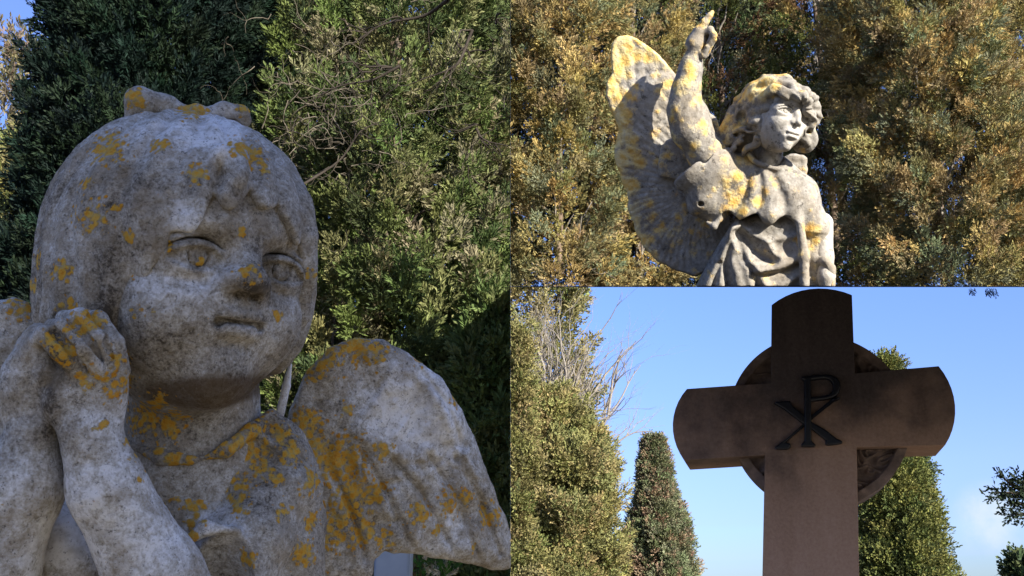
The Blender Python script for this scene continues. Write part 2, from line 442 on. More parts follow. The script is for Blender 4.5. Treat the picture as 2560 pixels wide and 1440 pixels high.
            if zc == -2.0 and curl < 0:
                rel = rel+.10*np.clip(.5-poly2(P, PLT)*7, 0, 1)
                for l in QL:
                    dd = np.minimum(cap(P*A(1, 1, 0), l[0]*A(1, 1, 0), l[1]*A(1, 1, 0), 0), cap(P*A(1, 1, 0), l[1]*A(1, 1, 0), l[2]*A(1, 1, 0), 0))
                    rel = rel-.11*np.exp(-(dd/.07)**2)+.07*np.exp(-((dd-.22)/.14)**2)
            rel = rel+.34*(fbm(P*A(1.3, 1.3, .6), 4)-.5)
            front = P[:, 2]-z0-th-rel*np.clip(-d2*2, 0, 1); back = z0-th-P[:, 2]
            d = smax(d2, smax(front, back, .1), .3)
            return cut(P, d)
        return f
    PW = [(690, 1110), (722, 1040), (740, 985), (768, 925), (822, 870), (888, 846), (962, 850), (1040, 890), (1118, 950), (1170, 1030), (1212, 1120), (1254, 1222), (1296, 1320),
          (1345, 1450), (1250, 1446), (1195, 1428), (1120, 1412), (1050, 1394), (965, 1385), (942, 1400), (930, 1450), (900, 1560), (700, 1560)]
    PL = [(140, 1120), (115, 900), (100, 800), (70, 757), (35, 745), (-5, 752), (-70, 790), (-160, 880), (-220, 1010), (-230, 1150), (-60, 1200)]

    LC = [(0.42, (.60, .25, .015)), (.54, (.66, .36, .04)), (.63, (.55, .38, .10)), (.74, (.34, .28, .15))]
    ST = [(.47, (.075, .062, .048)), (.565, (.25, .22, .178)), (.66, (.42, .385, .33)), (.84, (.76, .74, .72))]
    m = stone('weathered limestone', u, ST, LC, 1.2, .7)
    hs = [(275, 372, 42, 2), (398, 362, 20, 2.5), (488, 432, 22, 3), (608, 372, 30, 2.2), (640, 395, 30, 1.8), (240, 550, 40, 1), (238, 580, 25, 1), (295, 527, 15, 1.5), (325, 600, 18, 1.8),
          (175, 680, 26, .5), (187, 770, 22, .5), (125, 660, 22, -1), (110, 720, 22, -1), (232, 470, 15, 1), (765, 690, 15, 0), (340, 250, 26, .3), (485, 278, 40, .3), (612, 270, 22, .3), (660, 430, 14, 1.8)]
    bs = [(605, 578, 17, 3), (578, 510, 14, 3), (625, 680, 24, 4), (505, 655, 13, 3), (430, 545, 14, 3), (455, 560, 12, 3), (340, 780, 13, 2), (385, 780, 11, 2.5), (320, 690, 15, 2), (698, 790, 13, 2.5), (425, 615, 14, 2.8),
          (208, 812, 28, 3.5), (235, 800, 22, 3.4), (165, 885, 24, 3.6), (222, 945, 30, 3.6), (285, 960, 34, 3.2), (262, 1058, 12, 3.4), (238, 1068, 9, 3.4), (290, 900, 22, 3.3), (130, 850, 16, 3.5), (352, 1190, 10, 3.4), (338, 1140, 12, 3.3), (322, 1100, 10, 3.3),
          (365, 1050, 46, .8), (398, 1000, 26, .8), (425, 1060, 38, 1.0)]
    rs = [(425, 1220, 46, 1.2), (520, 1215, 30, 1.1), (640, 1135, 40, .7), (705, 1085, 28, .2), (350, 1160, 20, 1.1), (470, 1165, 22, 1.1), (600, 1260, 24, 1.2), (700, 1270, 22, .8), (395, 1230, 20, 1.2), (445, 1215, 26, 1.2), (490, 1270, 28, 1.2), (430, 1150, 28, 1.2), (560, 1170, 55, 1.1), (600, 1115, 60, 1), (580, 1215, 44, 1.1), (625, 1080, 46, .7), (662, 1165, 36, .8),
          (690, 1190, 20, .7), (618, 1395, 22, 2), (480, 1335, 18, 2.2), (722, 1125, 36, .4), (770, 1200, 30, .2), (750, 1380, 34, .6), (775, 1300, 22, .4), (400, 1120, 25, 1.1)]
    ws = [(800, 900, 60, -2), (890, 862, 52, -2), (930, 880, 44, -2), (850, 1150, 72, -2), (880, 1250, 64, -2), (800, 1120, 55, -2), (770, 1060, 50, -2), (830, 1320, 60, -2), (905, 1330, 44, -2), (950, 1120, 30, -2), (1050, 1285, 34, -2),
          (1130, 1260, 38, -2), (1170, 1250, 30, -2), (1240, 1300, 40, -2), (960, 1350, 36, -2), (1060, 890, 26, -2), (1150, 1000, 24, -2), (940, 1230, 40, -2), (770, 1420, 40, -2), (1100, 1330, 20, -2), (1195, 1380, 15, -2), (50, 775, 34, -2), (860, 1020, 24, -2)]
    def make(name, f, lo, hi, lst, hh=h, part=True, rough=.022, wh=0., label=None):
        V, Q = net(f, lo, hi, hh)
        N = normals(V, Q)
        V = V+N*((fbm(V*4.2, 4)-.5)*rough*2.2)[:, None]
        # paler and darker zones of the stone, some of them stains
        pyv = 7.6-V[:, 1]
        white = wh+np.zeros(len(V)); dark = np.zeros(len(V)); brown = np.zeros(len(V))
        for (px, py, r, z, k) in ((500, 330, 95, 2, .17), (580, 340, 70, 2, .12), (460, 545, 40, 3, .2), (430, 720, 75, 2.6, .16), (575, 650, 45, 3.3, .16), (540, 720, 50, 3, .12), (640, 850, 60, 3, .06),
                                   (320, 1330, 140, 3, .14), (260, 1180, 90, 3, .1), (60, 1300, 140, 2.6, .14), (160, 1370, 70, 2, .2), (560, 1310, 70, 2, .12), (250, 1010, 70, 3.3, .12), (380, 350, 60, 1.5, .10), (1040, 1010, 120, -2, .14), (1130, 1110, 110, -2, .14), (960, 980, 90, -2, .1), (1000, 1080, 80, -2, .1), (1140, 1330, 90, -2, .08)):
            c = W(px, py, z); dd = np.sqrt(((V-c)[:, :2]**2).sum(1))/(r/100.)
            white += k*np.clip(1.4-dd, 0, 1)*(np.abs(V[:, 2]-z) < 2)
        for (px, py, rx, ry, z, k) in ((500, 635, 75, 42, 2.8, .07), (690, 680, 55, 70, 2, .08), (615, 728, 45, 22, 3, .1), (595, 803, 60, 14, 3, .08), (280, 700, 35, 110, 1.2, .09), (450, 880, 160, 90, 2, .04), (150, 600, 60, 240, -.5, .06), (270, 800, 30, 60, 1, .1), (330, 480, 120, 60, 2, .06), (160, 880, 22, 60, 3, .1), (130, 940, 20, 120, 2.8, .1)):
            c = W(px, py, z); dd = np.sqrt(((V-c)[:, 0]/(rx/100.))**2+((V-c)[:, 1]/(ry/100.))**2)
            dark += k*np.clip(1.5-dd, 0, 1)*(np.abs(V[:, 2]-z) < 1.8)
        c = W(540, 975, 1.5); dd = np.sqrt(((V-c)[:, 0]/1.75)**2+((V-c)[:, 1]/.42)**2)
        brown = np.clip(1.5-dd, 0, 1)*(np.abs(V[:, 2]-1.0) < 2.2)*(V[:, 2] > -1)
        o = mesh_obj(name, F.world(V), Q, m, root, base, attrs=dict(lichen=spots(V, N, F, lst), white=white, dark=dark, brown=brown))
        if label: o['label'] = label
        return o
    make('body', body, (-6.2, -8.2, -3.2), (3.2, 4.2, 4.4), bs)
    make('hair', hair, HO-A(4.2, 4, 4.4), HO+A(4.2, 4.2, 3.6), hs, rough=.03)
    make('hair_bow', bow, W(300, 330, -1), W(660, 200, 1.2), hs)
    make('robe', robe, (-6.2, -8.2, -3.4), (4.2, -1.6, 3.2), rs, wh=-.02)
    make('wing', wing(PW, -2.0, -.08, (760, 1330)), (1.6, -8.2, -4.2), (9.2, -.4, -.4), ws, rough=.03, wh=.03)
    make('wing', wing(PL, -2.0, .05, (150, 1150)), (-8.4, -5.2, -3.6), (-3.0, .8, -.6), ws, rough=.03, wh=.03)
    # thin sliver beside the neck, its sunlit brightness put into pale colour
    V, Q = net(lambda P: smax(chain(P, [W(726, 912, -1.2), W(716, 965, -1.1), W(700, 1035, -.9)], [.05, .11, .12], .05), np.abs(P[:, 2]+1.05)-.2, .05), W(670, 1060, -1.6), W(760, 890, -.6), .03)
    k = len(V); o = mesh_obj('sunlit_sliver', F.world(V), Q, m, root, base, attrs=dict(lichen=np.zeros(k), white=np.full(k, .3), dark=np.zeros(k), brown=np.zeros(k)))
    o['label'] = 'sliver behind the neck painted pale as if sunlit'
if want('cherub'): build_cherub()
# ------------------------------------------------------------------ pointing angel, upper right display
def build_angel():
    F = Frame(1830, 400, 3.9); W = F.W; u = F.u; h = .0215*HS
    cut = lambda P, d: np.maximum(d, -F.plane(SHELF_N, P)+.003)
    base = at(1900, 716, 3.9)
    root = thing('angel_statue', 'winged stone angel in draped robe pointing upward in the sunshine, edges yellow with lichen', 'statue', base)
    HO = W(1944, 288, .36); HR = rot(33, 8, 17); HK = .275
    ss = lambda *a: [W(*p) for p in a]

    def body(P):
        q = ((P-HO) @ HR)/HK
        d = face(q, True)*HK
        d = smin(d, chain(P, ss((1932, 350, .1), (1922, 400, 0), (1905, 440, -.1)), [.30, .31, .5], .1), .1)
        d = smin(d, ell(P, W(1895, 470, -.05), (.95, .62, .42)), .2)
        # raised arm
        a = chain(P, ss((1822, 436, .0), (1768, 388, .25), (1722, 326, .48), (1709, 275, .52), (1716, 222, .5), (1727, 170, .49), (1734, 138, .48)), [.42, .42, .38, .345, .295, .225, .19], .3)
        a = smin(a, ell(P, W(1752, 315, .32), (.24, .55, .28)), .3)
        # hand: palm, pointing finger, three folded fingers, thumb
        hd = chain(P, ss((1734, 140, .48), (1740, 110, .5), (1750, 82, .52)), [.19, .235, .19], .1)
        hd = smin(hd, chain(P, ss((1748, 84, .55), (1762, 56, .56), (1774, 40, .55), (1780, 31, .54)), [.12, .095, .075, .055], .04), .05)
        for pts, r in ((((1757, 84, .6), (1776, 74, .66), (1784, 88, .72), (1774, 108, .68)), .085), (((1757, 92, .48), (1778, 80, .5), (1783, 98, .56), (1770, 122, .52)), .08),
                       (((1756, 100, .36), (1779, 92, .36), (1776, 112, .4), (1764, 138, .4)), .075), (((1748, 128, .62), (1760, 140, .66), (1768, 118, .7)), .07)):
            hd = smin(hd, chain(P, ss(*pts), [r]*len(pts), .03), .035)
        d = smin(d, smin(a, hd, .07), .12)
        # other hand by the hip
        d = smin(d, chain(P, ss((2052, 560, -.1), (2060, 640, .2), (2066, 690, .35), (2066, 740, .35)), [.3, .22, .2, .17], .1), .1)
        return cut(P, d)
    def hair(P):
        q = ((P-HO) @ HR)/HK
        d = ell(q, (-.1, .75, -.55), (3.1, 2.75, 3.0))*HK
        d = smin(d, ell(P, W(1852, 332, .05), (.5, .55, .38)), .15)
        g = (np.sqrt((q[:, 0]/2.05)**2+((q[:, 1]+1.1)/2.8)**2)-1)*1.9
        d = smax(d, -smax(g, .5-q[:, 2], .4)*HK, .07)
        L = [(((1992, 238, 1.0), (1968, 234, 1.15), (1945, 222, 1.12), (1920, 232, 1.05), (1902, 252, .9), (1893, 275, .75), (1872, 290, .6), (1860, 282, .55)), .13),
             (((1992, 236, .95), (1965, 210, .85), (1925, 208, .75), (1885, 228, .55), (1858, 262, .4), (1845, 290, .35)), .17),
             (((1960, 204, .4), (1915, 207, .3), (1868, 236, .15), (1838, 272, .05), (1822, 310, .1), (1800, 340, .1)), .18),
             (((1992, 240, 1.1), (2008, 240, 1.15), (2020, 256, 1.0), (2016, 276, .95), (2032, 290, .8), (2028, 312, .7), (2012, 326, .75)), .12),
             (((1985, 226, .8), (2012, 230, .8), (2034, 250, .6), (2042, 278, .5), (2038, 306, .45)), .13),
             (((2010, 330, .6), (2026, 338, .55), (2030, 358, .5), (2012, 372, .45), (1996, 366, .5)), .13),
             (((2006, 346, .62), (2018, 356, .66), (2010, 366, .62)), .09),
             (((1900, 298, .85), (1882, 306, .8), (1862, 300, .6), (1842, 305, .4), (1830, 325, .3)), .10),
             (((1902, 314, .85), (1880, 325, .75), (1856, 322, .55), (1838, 335, .4), (1818, 362, .3)), .09),
             (((1904, 330, .8), (1884, 346, .7), (1860, 345, .55), (1842, 360, .45), (1826, 380, .4)), .085),
             (((1902, 345, .75), (1890, 362, .65), (1868, 368, .55), (1858, 384, .5)), .08),
             (((2026, 262, .5), (2034, 290, .45), (2024, 318, .45)), .2), (((2014, 346, .4), (2018, 356, .4)), .2), (((2000, 362, .35), (2012, 350, .3)), .16),
             (((1838, 300, .1), (1815, 340, .1), (1795, 370, .05)), .22),
             (((1870, 285, .2), (1845, 330, .1), (1825, 375, .05)), .22)]
        for pts, r in L:
            c = curve_pts(ss(*pts), 3); n = len(c)
            d = smin(d, chain(P, c, [r*(1-.35*i/n) for i in range(n)], .03), .07)
        d = smin(d, ell(P, W(1880, 392, -.12), (.4, .28, .34)), .15)
        for x, y, z, rx, ry in ((1853, 292, .62, .13, .19), (1877, 321, .82, .14, .055), (1866, 346, .66, .14, .06), (1840, 336, .52, .09, .06), (1846, 366, .55, .08, .05), (1898, 336, .9, .05, .05),
                                (2022, 330, .75, .07, .045)):
            d = smax(d, -ell(P, W(x, y, z), (rx, ry, .26)), .07)
        th = np.arctan2(q[:, 1]-.5, q[:, 0]); sw = fbm(P*2.2, 2)
        d = d+.012*np.sin(th*20+q[:, 2]*3+5*sw)+.016*np.sin(th*9-q[:, 2]*2+6*sw)
        return d
    def dist2(P, pts):
        c = np.array(curve_pts(ss(*[(x, y, .6) for x, y in pts]), 4))[:, :2]; q = P[:, :2]; d = np.full(len(P), 9.)
        for i in range(len(c)-1):
            e = c[i+1]-c[i]; w = q-c[i]; t = np.clip(w @ e/max(e @ e, 1e-9), 0, 1)
            d = np.minimum(d, ((w-t[:, None]*e)**2).sum(1))
        return np.sqrt(d)
    SK = np.array(ss(*[(x, y, .5) for x, y in [(1838, 545), (1812, 590), (1778, 645), (1740, 718), (1724, 770), (2090, 770), (2075, 690), (2040, 600), (2030, 545), (1960, 530)]]))
    RID = [([(1830, 572), (1795, 640), (1762, 720), (1750, 770)], .11, .17), ([(1832, 570), (1806, 640), (1800, 720), (1800, 770)], .09, .13), ([(1822, 574), (1826, 640), (1842, 690), (1858, 770)], .13, .17),
           ([(1826, 572), (1850, 625), (1890, 672), (1945, 668), (2004, 642)], .17, .14), ([(1846, 562), (1885, 588), (1915, 604), (1936, 636), (1952, 642)], .12, .11), ([(1918, 604), (1960, 596), (1996, 590)], .07, .08),
           ([(1892, 680), (1905, 706), (1935, 722), (1980, 700), (2012, 676)], .10, .10), ([(1866, 660), (1874, 700), (1900, 770)], .08, .12), ([(1990, 620), (2004, 644), (2010, 700)], .08, .09)]
    GRV = [([(1836, 580), (1815, 650), (1822, 720), (1830, 770)], .10, .09), ([(1838, 585), (1862, 650), (1890, 690), (1895, 740)], .12, .09), ([(1852, 575), (1890, 630), (1930, 655)], .10, .10), ([(1800, 660), (1782, 720), (1775, 770)], .08, .07), ([(1900, 690), (1950, 682), (2006, 660)], .09, .06)]
    BOD = [([(1856, 408), (1838, 470), (1805, 535)], .07, .14), ([(1884, 424), (1880, 490), (1856, 548)], .09, .13), ([(1912, 432), (1926, 500), (1924, 562)], .10, .15), ([(1955, 440), (1985, 500), (1992, 545)], .09, .14)]
    BGR = [([(1868, 420), (1862, 490), (1830, 535)], .08, .08), ([(1898, 430), (1904, 490), (1890, 535)], .09, .08), ([(1935, 440), (1958, 500), (1962, 545)], .10, .10)]
    HX = np.array([W(x, 545, .6)[0] for x in (1760, 1785, 1808, 1822, 1850, 1876, 1893, 1908, 1928, 1946, 1962, 1980, 1998, 2010)])
    HY = np.array([W(1880, y, .6)[1] for y in (560, 560, 530, 526, 549, 537, 531, 556, 563, 548, 541, 552, 572, 585)])
    def robe(P):
        x = P[:, 0]; y = P[:, 1]
        b = ell(P, W(1902, 500, .0), (1.2, 1.0, .72))
        b = smin(b, chain(P, ss((1850, 420, .05), (1930, 420, 0), (2000, 490, .0), (2030, 570, .05), (2042, 690, .1)), [.40, .34, .42, .36, .3], .2), .3)
        b = smin(b, chain(P, ss((1800, 440, .1), (1775, 500, .2), (1790, 548, .25)), [.5, .46, .22], .2), .3)
        b = smin(b, ell(P, W(1895, 535, .25), (.95, .28, .52)), .25)
        for pts, a_, w_ in BOD: b = b-.55*a_*np.exp(-(dist2(P, pts)/w_)**2)
        for pts, a_, w_ in BGR: b = b+.5*a_*np.exp(-(dist2(P, pts)/w_)**2)
        b2 = smax(b, np.interp(x, HX, HY)-y, .06)
        arm = chain(P, ss((2000, 480, .0), (2032, 560, .05), (2042, 640, .1), (2052, 700, .15)), [.42, .34, .25, .24], .2)
        d = smin(b2, arm+.03*np.sin(y*5+x*6), .1)
        d = smin(d, chain(P, ss((2000, 560, .55), (2010, 640, .55), (2012, 740, .55)), [.10, .12, .12], .1), .12)
        d = smin(d, chain(P, ss((2040, 650, .3), (2062, 652, .45), (2076, 672, .4), (2078, 740, .4)), [.09, .1, .11, .12], .1), .1)
        s = poly2(P, SK); zf = .46-.22*(x-W(1900, 600, 0)[0])**2*.35
        for pts, a_, w_ in RID: zf = zf+a_*np.exp(-(dist2(P, pts)/w_)**2)
        for pts, a_, w_ in GRV: zf = zf-a_*1.2*np.exp(-(dist2(P, pts)/w_)**2)
        s = smax(s, smax((P[:, 2]-zf)*.8, -.55-P[:, 2], .1), .35)
        d = smin(d, s, .04)
        # neckline roll
        d = smin(d, chain(P, curve_pts(ss((1868, 378, .42), (1885, 402, .55), (1920, 416, .55), (1952, 424, .48), (1970, 430, .3)), 3), [.055]*13, .05), .06)
        d = smax(d, -ell(P, W(1928, 386, .3), (.36, .32, .42)), .08)
        # wide sleeve, open to the upper left
        so = smin(chain(P, ss((1835, 440, .12), (1785, 425, .25), (1735, 412, .38)), [.52, .58, .60], .2), chain(P, ss((1740, 445, .4), (1765, 500, .3), (1800, 540, .28)), [.46, .44, .2], .2), .25)
        so = so+.03*np.sin(x*8-y*5)
        a0, a1 = W(1786, 366, .4), W(1692, 447, .4); dr = nrm(a1-a0); pn = nrm(np.cross(dr, A(0, 0, 1)));
        if pn[1] < 0: pn = -pn
        pl = (P-(a0+a1)*.5) @ pn
        so = smax(so, pl, .06)
        so = smax(so, -smax(chain(P, ss((1810, 440, .2), (1770, 425, .3), (1700, 360, .5)), [.34, .46, .62], .1), -pl-.85, .1), .08)
        d = smin(d, so, .1)
        for X, Y, r in ((1752, 508, .05), (1744, 498, .03), (1760, 498, .03)):
            d = smax(d, -sph(P, W(X, Y, .72), r*1.6), .04)
        d = smin(d, chain(P, ss((1768, 556, .5), (1785, 566, .55), (1800, 545, .5)), [.04, .08, .07], .05), .06)
        return cut(P, d)
    PW = [(1534, 112), (1546, 96), (1568, 90), (1592, 97), (1618, 116), (1645, 140), (1672, 170), (1692, 192), (1730, 240), (1790, 300), (1830, 400), (1840, 600), (1800, 660), (1765, 682), (1742, 688), (1705, 680), (1662, 660),
          (1632, 640), (1606, 608), (1588, 566), (1582, 540), (1570, 518), (1576, 498), (1562, 462), (1544, 412), (1538, 372), (1552, 330), (1546, 312), (1530, 282), (1519, 240), (1522, 205), (1532, 185), (1530, 150)]
    PR = [(1940, 470), (1945, 400), (1975, 385), (2008, 388), (2018, 396), (2016, 412), (2020, 424), (2014, 446), (2012, 470), (1996, 462), (1985, 490)]
    PB = [(1652, 372), (1664, 352), (1690, 340), (1740, 400), (1740, 470), (1690, 452), (1668, 444), (1648, 440), (1646, 405)]
    def wing(poly, zc, slope, rp, th0=.13, rel_=1.0):
        V = np.array(ss(*[(x, y, zc) for x, y in poly])); rc = W(*rp, zc)
        def f(P):
            d2 = poly2(P, V); q = P-rc
            ang = np.arctan2(q[:, 1], q[:, 0]); rad = np.sqrt((q[:, :2]**2).sum(1))
            z0 = zc+slope*(q[:, 0])
            fe = np.abs(np.sin(ang*(34 if th0 > .125 else 9)+1.6*np.sin(rad*1.7)+5*fbm(P*1.0, 2)))
            rel = rel_*((.02 if th0 > .125 else .035)*fe*np.clip(rad-.4, 0, 1)*np.clip(fbm(P*1.3+3, 2)*2.4-.4, 0, 1)+.05*(fbm(P*A(2.4, 2.4, 1), 3)-.5)+.05*np.sin(rad*2.6+1)*np.clip(rad-.5, 0, 1))
            edge = -.035*np.abs(np.sin(ang*14+.5))*np.clip(rad-.9, 0, 1)
            return cut(P, smax(d2+edge, smax(P[:, 2]-z0-th0-rel*np.clip(-d2*6, 0, 1), z0-th0-P[:, 2], .05), .12))
        return f
    LC = [(.40, (.56, .31, .07)), (.53, (.64, .43, .13)), (.62, (.66, .53, .25)), (.74, (.46, .40, .25))]
    ST = [(.44, (.07, .062, .052)), (.55, (.19, .174, .15)), (.66, (.28, .262, .232)), (.84, (.46, .437, .395))]
    m = stone('sunlit lichened stone', u, ST, LC, .62, .45, soft=1.0)
    def make(name, f, lo, hi, zone, hh=h, rough=.012, label=None):
        V, Q = net(f, lo, hi, hh); N = normals(V, Q)
        V = V+N*((fbm(V*7, 3)-.5)*rough*2)[:, None]
        ps = V-F.cam; wd = ps @ F.R.T; px = 1280+FOC*(wd @ RIGHT)/(wd @ FWD); py = 720-FOC*(wd @ UP)/(wd @ FWD)
        l = .25+zone(px, py, V, N)+.6*(fbm(V*1.6, 3)-.5)
        k = len(V)
        white, dark = np.zeros(k), np.zeros(k)
        if name == 'wing': white += .07
        if name == 'body': white += .16*np.clip((px-1880)/20, 0, 1)
        o = mesh_obj(name, F.world(V), Q, m, root, base, attrs=dict(lichen=l, white=white, dark=dark, brown=np.zeros(k)))
        if label: o['label'] = label
    bump_ = lambda px, py, x, y, rx, ry: np.clip(1.3-np.sqrt(((px-x)/rx)**2+((py-y)/ry)**2), 0, 1)
    up = lambda N: .25*np.clip(N[:, 1], 0, 1)
    make('body', body, W(1640, 470, -.9)-A(.3, 3.3, .2), W(2100, 10, 1.6)+A(.2, .2, .2), lambda px, py, V, N: np.where(px > 1860, -.4, .36+.1*bump_(px, py, 1720, 250, 40, 80)+up(N)*.5), hh=.0125*HS, rough=.006)
    make('hair', hair, W(1770, 410, -1.3), W(2060, 180, 1.9), lambda px, py, V, N: .05+.5*bump_(px, py, 1900, 215, 90, 60)+.45*bump_(px, py, 1830, 330, 50, 60)+up(N)*1.2)
    make('robe', robe, W(1660, 716, -1.6)-A(.3, .2, 0), W(2110, 330, 1.5), lambda px, py, V, N: .06+.42*bump_(px, py, 1845, 440, 70, 100)+.3*bump_(px, py, 1850, 520, 60, 50)+.3*bump_(px, py, 1955, 480, 70, 40)+.4*bump_(px, py, 2030, 580, 25, 80)+.15*bump_(px, py, 1740, 480, 50, 60)+.4*bump_(px, py, 1915, 594, 16, 8))
    make('wing', wing(PW, -.62, -.05, (1760, 480)), W(1500, 716, -1.5), W(1860, 70, 0), lambda px, py, V, N: .26+.6*np.clip((1608-px+.13*(py-300))/50, 0, 1)+.3*np.clip((180-py)/60, 0, 1)+up(N), rough=.02)
    make('wing', wing(PR, -.9, .05, (1940, 500), .12, .7), W(1930, 500, -1.6), W(2040, 370, -.3), lambda px, py, V, N: .2+0*px, rough=.02)
    make('shoulder_feathers', wing(PB, -.33, .0, (1740, 460), .12, .5), W(1630, 480, -1.3), W(1760, 330, -.1), lambda px, py, V, N: .3+0*px, rough=.02)
if want('angel'): build_angel()
# ------------------------------------------------------------------ stone cross, lower right display
def build_cross():
    D = 3.9; u = D*100/FOC; C0 = at(2035, 1035, D); ya = R_(14)
    X = A(math.cos(ya), -math.sin(ya), 0); Z = A(0, 0, 1); n = A(-math.sin(ya), -math.cos(ya), 0)   # n points to the viewer
    def wp(x, z, o=0.0): return C0+(X*x+Z*z+n*o)*u
    def pl(px, py):
        r = ray(px, py); t = ((C0-CAM) @ n)/(r @ n); q = CAM+r*t-C0; return (q @ X/u, q @ Z/u)
    zg = -C0[2]/u+.02
    base = wp(-.3, zg); base[2] = 0
    root = thing('stone_cross', 'dark brown stone cross with rounded arm ends, carved ring and black metal monogram', 'cross', base)
    def arc(a, b, bul, k=10):
        a, b = np.array(a), np.array(b); m = (a+b)/2; e = b-a; nn = np.array([e[1], -e[0]])/np.linalg.norm(e)
        L = np.linalg.norm(e)/2; R = (L*L+bul*bul)/(2*bul); c = m-nn*(R-bul)
        a0 = math.atan2(*(a-c)[::-1]); a1 = math.atan2(*(b-c)[::-1]); dlt = (a1-a0+math.pi) % (2*math.pi)-math.pi
        return [tuple(c+R*np.array([math.cos(a0+dlt*t/k), math.sin(a0+dlt*t/k)])) for t in range(k+1)]
    # clockwise outline seen from the front
    Q = lambda x, y: tuple(map(float, pl(x, y)))
    bl, br = Q(1906, 1440), Q(2148, 1440)
    o = arc(Q(2130, 737), Q(1929, 762), .30)
    o = o+[Q(1927, 957)]+arc(Q(1717, 972), Q(1711, 1151), .33)+[Q(1912, 1138), bl, (bl[0]-.08, zg), (br[0]-.04, zg), br, Q(2142, 1118)]+arc(Q(2363, 1113), Q(2347, 915), .30)+[Q(2137, 933)]
    def prism(bm, pts, o0, o1):
        f = [bm.verts.new(wp(x, z, o1)) for x, z in pts]; b = [bm.verts.new(wp(x, z, o0)) for x, z in pts]
        bm.faces.new(f); bm.faces.new(b[::-1]); k = len(pts)
        for i in range(k): bm.faces.new((f[i], b[i], b[(i+1) % k], f[(i+1) % k]))
    def fin(name, bm, mat, bev=0):
        import bmesh
        bmesh.ops.recalc_face_normals(bm, faces=bm.faces)
        if bev:
            es = [e for e in bm.edges if len(e.link_faces) == 2 and e.calc_face_angle() > .5]
            bmesh.ops.bevel(bm, geom=es, offset=bev, segments=2, affect='EDGES', profile=.6)
        me = bpy.data.meshes.new(name); bm.to_mesh(me); bm.free()
        me.transform(Matrix.Translation(-Vector(base))); me.materials.append(mat)
        ob = bpy.data.objects.new(name, me); C.objects.link(ob); ob.parent = root; return ob
    import bmesh
    k = NT('brown sandstone', .92, .12); s = 1/u
    st = k.n.new('ShaderNodeMapping'); st.inputs['Scale'].default_value = (1, 1, .12); k.lk(k.tc.outputs['Object'], st.inputs['Vector'])
    streak = k.noise(1.6*s, 4, .6, vec=st.outputs[0]); big = k.noise(.5*s, 4, .6); fine = k.noise(14*s, 3, .7)
    sep = k.n.new('ShaderNodeSeparateXYZ'); k.lk(k.tc.outputs['Object'], sep.inputs[0])
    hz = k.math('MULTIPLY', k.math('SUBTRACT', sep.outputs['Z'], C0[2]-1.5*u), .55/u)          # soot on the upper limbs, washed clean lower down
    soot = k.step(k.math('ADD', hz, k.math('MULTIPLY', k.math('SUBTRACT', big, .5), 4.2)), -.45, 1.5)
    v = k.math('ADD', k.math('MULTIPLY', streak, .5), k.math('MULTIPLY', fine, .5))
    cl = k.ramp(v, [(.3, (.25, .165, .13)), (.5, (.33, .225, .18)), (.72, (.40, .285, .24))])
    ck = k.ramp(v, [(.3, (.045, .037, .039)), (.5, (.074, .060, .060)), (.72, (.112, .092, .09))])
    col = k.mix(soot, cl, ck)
    pale = k.step(k.noise(2.2*s, 5, .7, vec=st.outputs[0]), .66, .78); col = k.mix(k.math('MULTIPLY', pale, .25), col, (.34, .27, .25))
    k.bump(k.math('ADD', fine, k.math('MULTIPLY', k.noise(4*s, 4, .6), .6)), .3, .03*u); m = k.col(col)
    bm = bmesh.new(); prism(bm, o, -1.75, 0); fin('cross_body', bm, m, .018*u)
    # ring: carved disc with a plain rim, set back from the face
    cx, cz, R = .09, -.08, 2.2
    V, Fc = [], []; na, nr = 360, 70
    def relief(x, z):
        r = math.hypot(x, z); t = math.atan2(z, x)
        if r > R-.22: return .10
        w = 0
        a = t*11+1.6*math.sin(r*5.6); b = r*7.2+1.5*math.sin(t*9+1)
        vine = math.exp(-((math.sin(a)-.7*math.sin(b))/.38)**2)
        leaf = math.exp(-((math.sin(a*1.5+.7)*math.cos(b*1.3)-.55)/.3)**2)
        return -.10+.16*max(vine, leaf*.85)
    for j in range(nr+1):
        r = .3+(R-.3)*j/nr
        for i in range(na):
            t = 2*math.pi*i/na; V.append(wp(cx+r*math.cos(t), cz+r*math.sin(t), -.38+relief(r*math.cos(t), r*math.sin(t))))
    for rr_, oo in ((R, -.30), (R, -1.4), (R-.05, -1.45), (.3, -1.45)):
        for i in range(na):
            t = 2*math.pi*i/na; V.append(wp(cx+rr_*math.cos(t), cz+rr_*math.sin(t), oo))
    nrow = nr+1+4
    for j in range(nrow-1):
        for i in range(na):
            a = j*na+i; b = j*na+(i+1) % na; Fc.append((a, b, b+na, a+na))
    k2 = NT('carved ring stone', .92, .12); mp = k2.noise(3*s, 4, .6)
    k2.bump(k2.noise(14*s, 3, .7), .3, .03*u)
    m2 = k2.col(k2.ramp(mp, [(.3, (.10, .075, .07)), (.5, (.17, .13, .115)), (.7, (.27, .20, .175))]))
    mesh_obj('ring', V, np.array(Fc), m2, root, base)
    # monogram
    z = lambda x, y: pl(1900+x/5.54, 900+y/5.54)
    km = NT('black painted metal', .38, .5)
    wear = k_ = km.step(km.noise(9*s, 5, .75), .62, .70)
    mm = km.col(km.mix(wear, (.004, .006, .014), (.06, .075, .09)))
    bm = bmesh.new()
    stem = [(610, 240), (705, 240), (712, 1130), (765, 1180), (765, 1215), (570, 1215), (570, 1180), (612, 1130), (610, 300), (580, 288), (562, 246)]
    prism(bm, [z(*p) for p in stem], -.01, .16)
    outer = [(704, 228), (800, 220), (900, 214), (1000, 226), (1070, 262), (1104, 320), (1112, 390), (1098, 450), (1060, 505), (1000, 540), (900, 562), (800, 575), (704, 590)]
